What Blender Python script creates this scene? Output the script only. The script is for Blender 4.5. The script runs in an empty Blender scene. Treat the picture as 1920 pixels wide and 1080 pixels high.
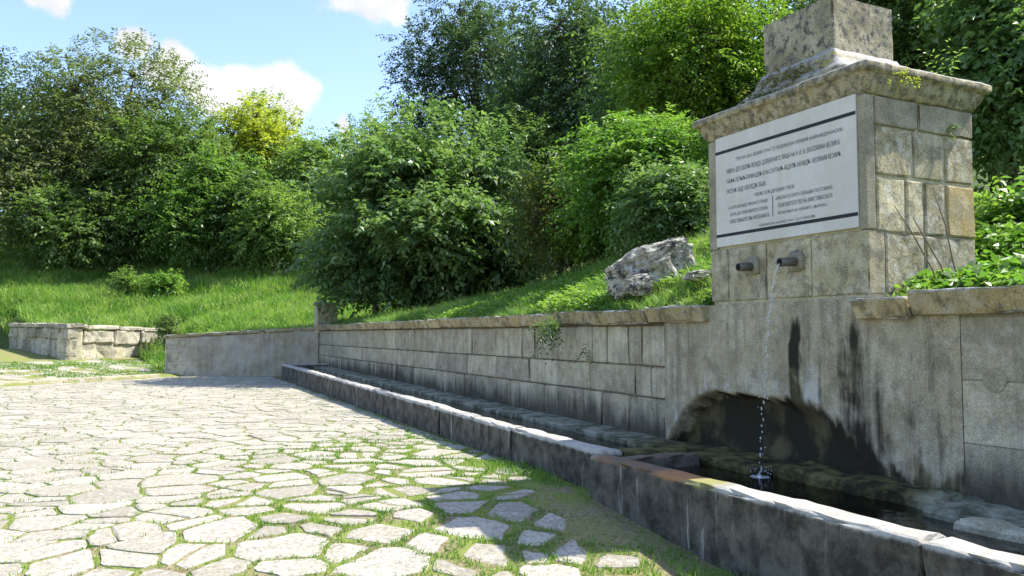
import bpy, bmesh, math, random
import numpy as np
from mathutils import Vector, Matrix, noise as mn

# ------------------------------------------------------------------ camera, sky, sun, exposure
sc = bpy.context.scene
R = math.radians
YAW, PITCH, EYE, FPX = R(26), R(3.28), 1.5, 1500.0
cd = bpy.data.cameras.new('camera'); cam = bpy.data.objects.new('camera', cd)
sc.collection.objects.link(cam); sc.camera = cam
cd.sensor_width = 36; cd.lens = 36*FPX/1920; cd.clip_start = .05; cd.clip_end = 2000
cam.location = (0, 0, EYE); cam.rotation_euler = (R(90)+PITCH, 0, -YAW)
SUNV = Vector((.75, -.17, 1.0)).normalized()          # towards the sun
SUN_STRENGTH, SKY_STRENGTH, EXPOSURE = 3.5, .15, 1.42
sd = bpy.data.lights.new('sun', 'SUN'); sd.energy = SUN_STRENGTH; sd.angle = R(.5); sd.color = (1, .95, .85)
sun = bpy.data.objects.new('sun', sd); sc.collection.objects.link(sun)
sun.rotation_euler = SUNV.to_track_quat('Z', 'Y').to_euler()
sc.view_settings.view_transform = 'Standard'; sc.view_settings.look = 'None'
sc.view_settings.exposure = EXPOSURE; sc.view_settings.gamma = 1
sc.view_settings.use_curve_mapping = False
sc.cycles.max_bounces = 5; sc.cycles.diffuse_bounces = 3; sc.cycles.glossy_bounces = 2; sc.cycles.transmission_bounces = 3; sc.cycles.transparent_max_bounces = 6
sc.cycles.caustics_reflective = False; sc.cycles.caustics_refractive = False

# the picture's rays, used to find where things stand
sy, cy = math.sin(YAW), math.cos(YAW); sp, cp = math.sin(PITCH), math.cos(PITCH)
FV = Vector((sy*cp, cy*cp, sp)); RV = Vector((cy, -sy, 0)); UV = RV.cross(FV); C0 = Vector((0, 0, EYE))
def ray(px, py): return FV + RV*((px-960)/FPX) + UV*((540-py)/FPX)
def dep(px, py, D): return C0 + ray(px, py)*D
def onx(px, py, X): d = ray(px, py); return C0 + d*(X/d.x)
def ony(px, py, Y): d = ray(px, py); return C0 + d*(Y/d.y)
def plan(px, D): p = dep(px, 626, D); return p.x, p.y

# ------------------------------------------------------------------ node helper
class NT:
    def __init__(s, tree): s.t = tree; s.n = tree.nodes; s.l = tree.links
    def add(s, typ, ins=None, **pr):
        nd = s.n.new(typ)
        for k, v in pr.items(): setattr(nd, k, v)
        for k, v in (ins or {}).items():
            i = nd.inputs[k]
            if isinstance(v, bpy.types.NodeSocket): s.l.new(v, i)
            else:
                if getattr(i, 'type', '') == 'RGBA' and len(v) == 3: v = (*v, 1)
                i.default_value = v
        return nd
    def pos(s): return s.add('ShaderNodeNewGeometry').outputs['Position']
    def nrmz(s): return s.sep(s.add('ShaderNodeNewGeometry').outputs['Normal'])[2]
    def isl(s): return s.add('ShaderNodeNewGeometry').outputs['Random Per Island']
    def obr(s): return s.add('ShaderNodeObjectInfo').outputs['Random']
    def sep(s, v): return s.add('ShaderNodeSeparateXYZ', {0: v}).outputs
    def scale(s, v, xyz): return s.add('ShaderNodeVectorMath', {0: v, 1: xyz}, operation='MULTIPLY').outputs[0]
    def noise(s, v, sc_, det=4, ro=.55, di=0.): return s.add('ShaderNodeTexNoise', {'Vector': v, 'Scale': sc_, 'Detail': det, 'Roughness': ro, 'Distortion': di}).outputs['Fac']
    def m(s, op, a, b=0., c=0., clamp=False): return s.add('ShaderNodeMath', {0: a, 1: b, 2: c}, operation=op, use_clamp=clamp).outputs[0]
    def mr(s, v, a, b, c=0., d=1.): return s.add('ShaderNodeMapRange', {0: v, 1: a, 2: b, 3: c, 4: d}, interpolation_type='SMOOTHSTEP').outputs[0]
    def mix(s, f, a, b, mode='MIX'):
        nd = s.add('ShaderNodeMix', {0: f}, data_type='RGBA', blend_type=mode)
        for i, v in ((6, a), (7, b)):
            if isinstance(v, bpy.types.NodeSocket): s.l.new(v, nd.inputs[i])
            else: nd.inputs[i].default_value = (*v, 1)
        return nd.outputs[2]
    def bump(s, h, st=.5, dist=.02): return s.add('ShaderNodeBump', {'Height': h, 'Strength': st, 'Distance': dist}).outputs[0]
    def attr(s, nm): return s.add('ShaderNodeAttribute', attribute_name=nm).outputs['Fac']
    def out(s, sh): s.l.new(sh, s.add('ShaderNodeOutputMaterial').inputs[0])
    def bsdf(s, col, ro=.9, nrm=None, spec=.3, **kw):
        ins = {'Base Color': col, 'Roughness': ro, 'Specular IOR Level': spec}
        if nrm is not None: ins['Normal'] = nrm
        ins.update(kw); return s.add('ShaderNodeBsdfPrincipled', ins).outputs[0]

def new_mat(name):
    m = bpy.data.materials.new(name); m.use_nodes = True; m.node_tree.nodes.clear()
    return m, NT(m.node_tree)

# ------------------------------------------------------------------ world: sky and cumulus
w = bpy.data.worlds.new('World'); sc.world = w; w.use_nodes = True; w.node_tree.nodes.clear(); N = NT(w.node_tree)
sky = N.add('ShaderNodeTexSky', sky_type='NISHITA', sun_disc=False, sun_elevation=math.asin(SUNV.z),
            sun_rotation=math.atan2(SUNV.x, SUNV.y), altitude=150, air_density=1.0, dust_density=1.1, ozone_density=1.0)
D = N.add('ShaderNodeTexCoord').outputs['Generated']
dn = N.add('ShaderNodeTexNoise', {'Vector': D, 'Scale': 9., 'Detail': 6., 'Roughness': .6}).outputs['Color']
dw = N.add('ShaderNodeVectorMath', {0: dn, 1: (.5, .5, .5)}, operation='SUBTRACT').outputs[0]
Dw = N.add('ShaderNodeVectorMath', {0: D, 1: N.scale(dw, (.085, .085, .085))}, operation='ADD').outputs[0]
lobes = [(255, 82, 44), (345, 135, 58), (330, 110, 40), (400, 175, 60), (455, 160, 46), (530, 175, 62), (560, 190, 50), (480, 190, 60), (300, 150, 50),
         (640, 5, 40), (690, 0, 52), (740, 2, 46), (100, -12, 42), (60, -25, 40), (650, 246, 22)]
best = None
for px, py, rr in lobes:
    d = ray(px, py).normalized()
    v = N.add('ShaderNodeVectorMath', {0: Dw, 1: tuple(d)}, operation='DISTANCE').outputs['Value']
    v = N.m('SUBTRACT', 1., N.m('DIVIDE', v, rr*.86/FPX))
    best = v if best is None else N.m('SMOOTH_MAX', best, v, .3)
# the same fair-weather cumulus over the rest of the sky
dz = N.sep(D)[2]
flat = N.add('ShaderNodeVectorMath', {0: D, 1: N.add('ShaderNodeCombineXYZ', {0: N.m('MAXIMUM', dz, .12), 1: N.m('MAXIMUM', dz, .12), 2: 1.}).outputs[0]}, operation='DIVIDE').outputs[0]
gen = N.mr(N.noise(flat, 1.6, 7, .55), .60, .72)
ahead = N.add('ShaderNodeVectorMath', {0: D, 1: tuple(ray(600, 200).normalized())}, operation='DOT_PRODUCT').outputs['Value']
gen = N.m('MULTIPLY', gen, N.mr(ahead, .80, .90, 1., 0.))
mask = N.m('MAXIMUM', N.mr(best, -.06, .42), gen)
shade = N.noise(D, 14., 5)
ccol = N.mix(N.mr(shade, .35, .65), (2.25, 2.3, 2.4), (2.9, 2.9, 2.9))
skyc = N.mix(1., sky.outputs[0], (.84, .84, .92), 'MULTIPLY')
col = N.mix(mask, skyc, ccol)
bg = N.add('ShaderNodeBackground', {0: col, 1: SKY_STRENGTH})
N.l.new(bg.outputs[0], N.add('ShaderNodeOutputWorld').inputs[0])

# ------------------------------------------------------------------ mesh helpers
def tag(o, label=None, cat=None, group=None, kind=None):
    for k, v in (('label', label), ('category', cat), ('group', group), ('kind', kind)):
        if v: o[k] = v
    return o
def link(name, me, mats=None, parent=None):
    o = bpy.data.objects.new(name, me); sc.collection.objects.link(o)
    if mats and not me.materials:
        for m in (mats if isinstance(mats, (list, tuple)) else [mats]): me.materials.append(m)
    if parent: o.parent = parent
    return o
def empty(name, loc=(0, 0, 0)):
    o = bpy.data.objects.new(name, None); sc.collection.objects.link(o); o.location = loc; o.empty_display_size = .2
    return o
def pyd(V, F, smooth=False):
    me = bpy.data.meshes.new('m'); me.from_pydata([tuple(v) for v in V], [], F); me.update()
    if smooth: me.polygons.foreach_set('use_smooth', [True]*len(me.polygons))
    return me
def npm(V, F, smooth=False):
    V = np.asarray(V, np.float32); F = np.asarray(F, np.int32); k = F.shape[1]
    me = bpy.data.meshes.new('m'); me.vertices.add(len(V)); me.vertices.foreach_set('co', V.ravel())
    me.loops.add(F.size); me.loops.foreach_set('vertex_index', F.ravel())
    me.polygons.add(len(F)); me.polygons.foreach_set('loop_start', np.arange(0, F.size, k, dtype=np.int32))
    me.update(calc_edges=True)
    if smooth: me.polygons.foreach_set('use_smooth', np.ones(len(F), bool))
    return me
def under(o, root):
    """parent a part built in world space to its root without moving it"""
    o.parent = root; o.matrix_parent_inverse = root.matrix_world.inverted() if root.type != 'EMPTY' else Matrix.Translation(-root.location)
    return o
def fbm(p, s, o=4, seed=0.): return mn.fractal(Vector((p[0]*s+seed, p[1]*s+seed*1.7, p[2]*s-seed)), 1., 2., o)

def rough_box(b, res=.15, r=.02, amp=.006, ns=6., seed=0., chip=0.):
    """a stone with worn edges: b = x0,x1,y0,y1,z0,z1"""
    lo = np.array(b[0::2], float); hi = np.array(b[1::2], float); L = hi-lo; r = min(r, L.min()*.45)
    ax = []
    for i in range(3):
        n = max(1, int(round((L[i]-2*r)/res)))
        a = np.concatenate(([lo[i]], np.linspace(lo[i]+r, hi[i]-r, n+1), [hi[i]])); ax.append(a)
    nx, ny, nz = [len(a) for a in ax]; idx = {}; V = []; F = []
    def vid(i, j, k):
        key = (i, j, k)
        if key not in idx:
            p = np.array((ax[0][i], ax[1][j], ax[2][k])); q = np.clip(p, lo+r, hi-r); d = p-q; n_ = np.linalg.norm(d)
            if n_ > 1e-9: d = d/n_; p = q+d*r
            edge = (abs(d) > .01).sum() > 1
            f = fbm(p, ns, 4, seed)*amp
            if edge and chip: f -= max(0, fbm(p, 5., 3, seed+9.)-.05)*chip
            idx[key] = len(V); V.append(p+d*f)
        return idx[key]
    for (A, B, Cc) in ((0, 1, 2), (1, 2, 0), (2, 0, 1)):
        nn = (nx, ny, nz)
        for side in (0, nn[Cc]-1):
            for a in range(nn[A]-1):
                for b_ in range(nn[B]-1):
                    q = []
                    for da, db in ((0, 0), (1, 0), (1, 1), (0, 1)):
                        ijk = [0, 0, 0]; ijk[A] = a+da; ijk[B] = b_+db; ijk[Cc] = side; q.append(vid(*ijk))
                    F.append(q if side else q[::-1])
    return V, F
def shear(V): return [(v[0]+.034*max(0., v[1]-7.), v[1], v[2]) for v in V]

def loft(rects, n=8, amp=.01, ns=6, seed=0, cap=True):
    """rects: (x0,x1,y0,y1,z) rings from bottom to top"""
    V = []; F = []; m = 4*n
    for (x0, x1, y0, y1, z) in rects:
        for k in range(4):
            for i in range(n):
                t = i/n
                p = [(x0, y1+(y0-y1)*t), (x0+(x1-x0)*t, y0), (x1, y0+(y1-y0)*t), (x1+(x0-x1)*t, y1)][k]
                p = np.array((p[0], p[1], z)); d = np.array((p[0]-(x0+x1)/2, p[1]-(y0+y1)/2, 0)); d /= np.linalg.norm(d)
                f = fbm(p, ns, 4, seed)
                V.append(p+d*f*amp+np.array((0, 0, fbm(p, ns, 3, seed+5)*amp)))
    for a in range(len(rects)-1):
        for i in range(m): F.append([a*m+i, a*m+(i+1) % m, (a+1)*m+(i+1) % m, (a+1)*m+i])
    if cap: F.append([(len(rects)-1)*m+i for i in range(m)]); F.append([i for i in range(m)][::-1])
    return V, F
def tube(path, rad, sides=6):
    V = []; F = []; P = [Vector(p) for p in path]
    for i, p in enumerate(P):
        t = (P[min(i+1, len(P)-1)]-P[max(i-1, 0)]).normalized()
        a = t.cross(Vector((.3, .9, .2))).normalized(); b = t.cross(a)
        for k in range(sides):
            an = 2*math.pi*k/sides; V.append(p+(a*math.cos(an)+b*math.sin(an))*rad[i])
    for i in range(len(P)-1):
        for k in range(sides): F.append([i*sides+k, i*sides+(k+1) % sides, (i+1)*sides+(k+1) % sides, (i+1)*sides+k])
    F.append(list(range(sides))[::-1]); F.append([(len(P)-1)*sides+k for k in range(sides)])
    return V, F
def cat(parts):
    V = []; F = []
    for v, f in parts: o = len(V); V += list(v); F += [[i+o for i in q] for q in f]
    return V, F

# ------------------------------------------------------------------ stone materials
def stone(name, c1, c2, dark=.4, dcol=(.05, .048, .04), streak=.3, lich=0., lcol=(.5, .5, .46), bump=.5, rnd=.25, extra=None, spk=.45, dsc=5., hue=.2, sthr=.71):
    m, N = new_mat(name); P = N.pos(); c1 = (c1[0]*1.06, c1[1]*1.02, c1[2]*.82); c2 = (c2[0]*1.06, c2[1]*1.02, c2[2]*.85)
    c = N.mix(N.mr(N.noise(P, 2.6, 9, .68), .38, .62), c1, c2)
    if hue: c = N.mix(N.m('MULTIPLY', N.mr(N.noise(P, .9, 5, .6), .42, .66), hue), c, (.44, .345, .20))
    if rnd:
        f = N.mr(N.obr(), 0, 1, 1-rnd, 1+rnd*.6); c = N.mix(1., c, N.add('ShaderNodeCombineXYZ', {0: f, 1: f, 2: f}).outputs[0], 'MULTIPLY')
    sp_ = N.noise(P, 75., 3, .7); c = N.mix(spk, c, N.mix(N.mr(sp_, .40, .60), (.25, .24, .22), (1., 1., 1.)), 'MULTIPLY')
    if lich: c = N.mix(N.m('MULTIPLY', N.mr(N.noise(P, 11., 6, .72), .50, .58), lich), c, lcol)
    if streak:
        st = N.noise(N.scale(P, (9, 9, .7)), 1., 5, .6); st2 = N.noise(P, 1.3, 4)
        c = N.mix(N.m('MULTIPLY', N.mr(N.m('ADD', st, N.m('MULTIPLY', st2, .5)), sthr, sthr+.24), streak), c, dcol)
    if dark: c = N.mix(N.m('MULTIPLY', N.mr(N.noise(P, dsc, 9, .74), .47, .60), dark), c, dcol)
    if extra: c = extra(N, P, c)
    h = N.m('ADD', N.noise(P, 16., 8, .68), N.m('MULTIPLY', N.noise(P, 90., 4, .6), .35))
    N.out(N.bsdf(c, .92, N.bump(h, bump, .02), .2)); return m

def damp_base(N, P, c):       # black algae band where the wall meets the trough
    z = N.sep(P)[2]; st = N.noise(N.scale(P, (5, 5, .8)), 1., 6, .65); n2 = N.noise(P, .8, 3)
    e = N.m('SUBTRACT', N.m('ADD', N.m('MULTIPLY', st, .7), N.m('MULTIPLY', n2, .55)), z)
    c = N.mix(N.m('MULTIPLY', N.mr(e, -.16, .24), .84), c, (.028, .027, .021))
    top = N.m('SUBTRACT', N.m('ADD', z, N.m('MULTIPLY', N.noise(N.scale(P, (3, 3, .6)), 1., 5), .9)), 0.)
    return N.mix(N.m('MULTIPLY', N.mr(top, 1.86, 2.15), .5), c, (.20, .165, .10))
M_block = stone('ashlar_limestone', (.40, .375, .315), (.56, .535, .465), dark=.25, streak=.30, lich=.3, lcol=(.54, .52, .46), extra=damp_base, rnd=.2, hue=.12)
M_joint = stone('old_mortar', (.10, .093, .075), (.17, .155, .125), dark=.5, streak=0, rnd=0)
def cope(N, P, c):
    up = N.nrmz(); n = N.noise(P, 6., 8, .7)
    c = N.mix(N.mr(N.m('ADD', up, N.m('MULTIPLY', n, .8)), .45, .95), c, N.mix(N.mr(n, .42, .58), (.13, .125, .12), (.46, .45, .42)))
    return c
M_cope = stone('coping_limestone', (.42, .345, .20), (.52, .455, .32), dark=.6, streak=.35, lich=.35, lcol=(.44, .42, .36), extra=cope, rnd=.2)
M_mon = stone('monument_limestone', (.40, .365, .275), (.58, .54, .445), dark=.45, streak=.3, lich=.25, rnd=.12, dsc=7)
M_side = stone('pale_granular_limestone', (.42, .38, .28), (.64, .59, .47), dark=.5, streak=.1, lich=.5, lcol=(.58, .56, .50), rnd=.25, bump=.8, dsc=9)
M_ochre = stone('ochre_limestone', (.46, .34, .16), (.50, .43, .31), dark=.15, streak=.1, rnd=0)
M_mort = stone('pale_mortar', (.46, .44, .37), (.58, .56, .49), dark=.25, streak=0, rnd=0)
M_cem = stone('grey_cement', (.28, .27, .24), (.40, .385, .345), dark=.2, streak=.2, rnd=.1, bump=.3)
def lichen_top(N, P, c):
    n = N.noise(P, 9., 9, .75); c = N.mix(N.m('MULTIPLY', N.mr(n, .50, .60), .6), c, (.10, .094, .08))
    c = N.mix(N.m('MULTIPLY', N.mr(N.noise(P, 4.2, 7, .7), .55, .66), .35), c, (.34, .26, .10))
    return N.mix(N.mr(N.m('ADD', N.nrmz(), N.m('MULTIPLY', n, .6)), .75, 1.15), c, (.42, .41, .38))
M_corn = stone('lichen_cornice', (.36, .32, .235), (.52, .48, .385), dsc=13., dark=.7, streak=.3, lich=.5, lcol=(.45, .43, .36), extra=lichen_top, rnd=.1, bump=.9)
M_cap = stone('dark_lichen_block', (.27, .25, .20), (.48, .45, .38), dark=.88, streak=.25, lich=.6, lcol=(.48, .46, .42), rnd=.05, bump=.8, dsc=11)
M_rub = stone('rubble_stone', (.34, .325, .30), (.50, .48, .45), dark=.4, streak=.05, lich=.3, rnd=.35, bump=.8)
def slimy(N, P, c):
    x, y, z = N.sep(P); n = N.noise(P, 5., 8, .7); ns_ = N.noise(N.scale(P, (10, 10, .8)), 1., 5, .65)
    up = N.mr(N.m('ADD', z, N.m('MULTIPLY', N.m('SUBTRACT', n, .5), .07)), N.m('ADD', .325, N.m('MULTIPLY', N.m('MAXIMUM', N.m('SUBTRACT', y, 7.), 0.), .006)), N.m('ADD', .36, N.m('MULTIPLY', N.m('MAXIMUM', N.m('SUBTRACT', y, 7.), 0.), .006)))
    side = N.mix(N.mr(ns_, .60, .70), N.mix(N.mr(n, .35, .65), (.045, .041, .033), (.15, .138, .112)), (.34, .33, .29))
    white = N.mix(N.mr(n, .25, .6), (.27, .255, .21), (.46, .44, .39))
    yy = N.m('ADD', y, N.m('MULTIPLY', N.m('SUBTRACT', n, .5), .5))
    rust = N.m('MULTIPLY', N.mr(yy, 4.95, 5.15), N.mr(yy, 6.35, 6.55, 1., 0.)); moss = N.m('MULTIPLY', N.mr(yy, 4.62, 4.8), N.mr(yy, 5.0, 5.2, 1., 0.))
    orange = N.m('MULTIPLY', N.mr(yy, 5.0, 5.1), N.mr(yy, 5.35, 5.5, 1., 0.))
    top = N.mix(rust, white, N.mix(N.mr(n, .4, .62), (.16, .125, .095), (.24, .15, .085))); top = N.mix(moss, top, (.27, .26, .10)); top = N.mix(orange, top, (.36, .19, .085))
    return N.mix(up, side, top)
M_trough = stone('algae_stained_trough', (.1, .1, .08), (.16, .15, .12), dark=0, streak=0, rnd=0, extra=slimy, bump=.7)
def ledge_col(N, P, c):
    n = N.noise(P, 3.5, 7, .7); y = N.sep(P)[1]
    wet = N.mix(N.mr(n, .4, .62), (.03, .028, .014), (.16, .145, .05)); dry = N.mix(N.mr(n, .38, .62), (.10, .105, .065), (.36, .355, .27))
    f = N.m('ADD', N.mr(y, 6.9, 8.2), N.mr(y, 3.7, 4.2, 1., 0.), clamp=True)
    return N.mix(f, wet, dry)
M_ledge = stone('mossy_ledge', (.1, .1, .06), (.2, .2, .12), dark=.2, streak=0, rnd=.1, extra=ledge_col, bump=.9)
M_floor = stone('basin_floor', (.05, .06, .035), (.13, .14, .09), dark=.4, streak=0, rnd=0)
M_marble = stone('white_marble', (.53, .53, .60), (.60, .60, .68), dark=.05, dcol=(.4, .33, .2), streak=.12, rnd=0, bump=.08, spk=.06, hue=.06)
M_rock = stone('grey_boulder', (.34, .335, .325), (.60, .59, .57), hue=0, dark=.9, dcol=(.045, .042, .045), streak=0, lich=.5, lcol=(.62, .6, .56), rnd=.1, bump=1., dsc=8.)
M_kerb = stone('kerb_concrete', (.42, .40, .34), (.54, .52, .46), hue=0, dark=.2, streak=0, rnd=.15)
def ret_col(N, P, c):
    n = N.noise(P, 1.1, 6, .65); x = N.sep(P)[0]
    c = N.mix(N.mr(N.m('SUBTRACT', x, N.m('MULTIPLY', n, 1.6)), .6, 1.5, .85, 0.), c, (.50, .43, .34))
    dg = N.noise(N.scale(P, (2.5, 2.5, 2.5)), 1., 5, .6); return N.mix(N.m('MULTIPLY', N.mr(dg, .42, .66), .35), c, (.56, .54, .50))
M_ret = stone('patched_render', (.40, .38, .34), (.56, .535, .49), dark=.3, streak=.3, rnd=.1, extra=ret_col)
def panel_col(N, P, c):
    wet = N.attr('wet'); lime = N.attr('lime'); n = N.noise(P, 7., 8, .7); st = N.noise(N.scale(P, (14, 14, 1.1)), 1., 6, .65)
    n2 = N.noise(P, 2.3, 5)
    och = N.mr(N.noise(P, 2.7, 4), .56, .68); c = N.mix(N.m('MULTIPLY', och, .4), c, (.30, .22, .11))
    c = N.mix(N.mr(N.m('ADD', lime, N.m('MULTIPLY', N.m('SUBTRACT', N.m('ADD', n, st), 1.), 1.8)), .45, 1.15), c, (.50, .485, .43))
    alg = N.mix(N.mr(n2, .50, .68), (.028, .025, .016), (.11, .094, .048))
    return N.mix(N.mr(N.m('ADD', wet, N.m('MULTIPLY', N.m('ADD', N.m('MULTIPLY', n, .45), N.m('SUBTRACT', st, .725)), 1.25)), .22, .80), c, alg)
M_panel = stone('stained_render', (.37, .343, .283), (.52, .49, .424), dark=.32, streak=.45, lich=.15, rnd=0, extra=panel_col, hue=.35, sthr=.71)

m_, N = new_mat('black_inlay'); N.out(N.bsdf((.012, .012, .012), .5)); M_black = m_
m_, N = new_mat('letter_paint'); N.out(N.bsdf((.10, .10, .11), .7)); M_letter = m_
m_, N = new_mat('iron_pipe'); P = N.pos(); n = N.noise(P, 30, 5)
N.out(N.bsdf(N.mix(n, (.09, .085, .08), (.20, .18, .155)), .55, N.bump(n, .3, .01), .4, Metallic=.4)); M_iron = m_
m_, N = new_mat('pipe_dark'); N.out(N.bsdf((.006, .006, .006), .9)); M_dark = m_
m_, N = new_mat('basin_water'); P = N.pos(); h = N.noise(P, 9., 3)
fr = N.add('ShaderNodeLayerWeight', {'Blend': .32}).outputs['Fresnel']
gl = N.add('ShaderNodeBsdfGlossy', {'Color': (1, 1, 1, 1), 'Roughness': .05, 'Normal': N.bump(h, .22, .03)}).outputs[0]
tr = N.add('ShaderNodeBsdfTransparent', {'Color': (.42, .47, .36, 1)}).outputs[0]
N.out(N.add('ShaderNodeMixShader', {0: fr, 1: tr, 2: gl}).outputs[0]); M_water = m_
m_, N = new_mat('falling_water'); N.out(N.bsdf((.92, .95, .97), .08, None, .6, **{'Transmission Weight': .55, 'IOR': 1.33})); M_fall = m_

# ground, paving
m_, N = new_mat('joint_soil'); P = N.pos(); n = N.noise(P, 3., 8, .65); n2 = N.noise(P, 22., 6, .7)
c = N.mix(N.mr(n2, .35, .65), (.17, .135, .08), (.33, .27, .17)); xx, yy, zz = N.sep(P); br = N.m('MULTIPLY', N.mr(xx, 2.7, 3.1), N.mr(yy, 6.2, 6.6, 1., 0.)); c = N.mix(N.m('MULTIPLY', N.mr(n, .38, .56), N.m('SUBTRACT', 1., N.m('MULTIPLY', br, .5))), c, N.mix(n2, (.14, .18, .04), (.25, .29, .08)))
N.out(N.bsdf(c, .95, N.bump(n2, .8, .03), .1)); M_soil = m_
m_, N = new_mat('flagstone'); P = N.pos(); ri = N.m('FRACT', N.m('ADD', N.isl(), N.m('MULTIPLY', N.obr(), 7.31)))
c = N.mix(ri, (.295, .27, .21), (.455, .425, .345)); c = N.mix(N.mr(N.m('FRACT', N.m('MULTIPLY', ri, 13.7)), .72, 1., 0., .55), c, (.52, .44, .385))
c = N.mix(N.mr(N.noise(P, 3., 9, .72), .45, .62, 0., .55), c, (.33, .30, .225)); c = N.mix(N.mr(N.noise(P, 26., 6, .75), .48, .58, 0., .7), c, (.20, .185, .15))
c = N.mix(N.mr(N.noise(P, 12., 8, .74), .52, .62, 0., .6), c, (.52, .505, .46)); c = N.mix(N.mr(N.noise(P, 1.5, 6, .7), .56, .72, 0., .45), c, (.24, .24, .13))
h = N.m('ADD', N.noise(P, 9., 8, .66), N.m('MULTIPLY', N.noise(P, 70., 4, .65), .3))
N.out(N.bsdf(c, .85, N.bump(h, .75, .03), .25)); M_flag = m_
m_, N = new_mat('hill_soil'); P = N.pos(); n = N.noise(P, 1.2, 7, .65)
N.out(N.bsdf(N.mix(N.mr(n, .35, .65), (.045, .075, .018), (.10, .13, .035)), .95, N.bump(N.noise(P, 12., 5), .8, .05), .1)); M_hill = m_

# ------------------------------------------------------------------ foliage materials
def leaf_mat(name, cols, trans=.35, gloss=.4, ro=.45, var=.8):
    m, N = new_mat(name); r = N.isl(); P = N.pos()
    r2 = N.m('FRACT', N.m('MULTIPLY', r, 17.3)); big = N.noise(P, var, 3)
    c = N.mix(r, cols[0], cols[1]); c = N.mix(N.mr(N.m('ADD', big, N.m('MULTIPLY', r2, .16)), .5, .68), c, cols[2])
    p = N.bsdf(c, ro, None, gloss)
    t = N.add('ShaderNodeBsdfTranslucent', {'Color': N.mix(1., c, (1.55, 1.8, .75), 'MULTIPLY')}).outputs[0]
    N.out(N.add('ShaderNodeMixShader', {0: trans, 1: p, 2: t}).outputs[0]); return m
L_locust = leaf_mat('locust_leaf', ((.095, .135, .058), (.145, .185, .075), (.18, .205, .098)), .38)
L_dark = leaf_mat('dark_forest_leaf', ((.065, .115, .042), (.105, .165, .060), (.15, .215, .078)), .38)
L_mid = leaf_mat('green_forest_leaf', ((.080, .155, .042), (.125, .215, .058), (.17, .265, .075)), .40)
L_pale = leaf_mat('pale_green_leaf', ((.11, .18, .06), (.16, .24, .075), (.20, .28, .09)), .40)
L_yel = leaf_mat('yellow_leaf', ((.25, .30, .05), (.33, .37, .06), (.40, .42, .07)), .38, .3)
L_bush = leaf_mat('pointed_bush_leaf', ((.080, .145, .060), (.130, .210, .085), (.185, .265, .115)), .36, .45, .42)
L_blue = leaf_mat('bluish_dark_leaf', ((.050, .088, .055), (.080, .125, .070), (.10, .15, .08)), .30)
L_lime = leaf_mat('lime_leaf', ((.075, .15, .022), (.125, .215, .032), (.19, .27, .045)), .38)
L_weed = leaf_mat('weed_leaf', ((.090, .19, .038), (.14, .255, .052), (.20, .305, .075)), .38, .4)
L_brown = leaf_mat('brownish_shrub_leaf', ((0.112, 0.112, 0.038), (0.158, 0.158, 0.048), (0.099, 0.158, 0.036)), .3)
L_grass = leaf_mat('bank_grass', ((.095, .195, .042), (.155, .27, .058), (.235, .32, .10)), .36, .3, .5, 1.3)
L_mead = leaf_mat('meadow_grass', ((.08, .185, .032), (.18, .315, .06), (.27, .36, .10)), .40, .25, .5, .9)
L_gap = leaf_mat('joint_grass', ((.085, .19, .025), (.14, .265, .038), (.21, .30, .07)), .38, .3, .5, 1.5)
L_moss = leaf_mat('yellow_moss', ((.19, .16, .035), (.27, .22, .05), (.13, .15, .04)), .2)
m_, N = new_mat('bark'); P = N.pos(); n = N.noise(N.scale(P, (8, 8, 1.5)), 1., 6)
N.out(N.bsdf(N.mix(n, (.035, .028, .022), (.12, .10, .08)), .95, N.bump(n, .8, .03), .1)); M_bark = m_
m_, N = new_mat('dry_twig'); N.out(N.bsdf((.14, .11, .085), .9)); M_twig = m_

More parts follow.
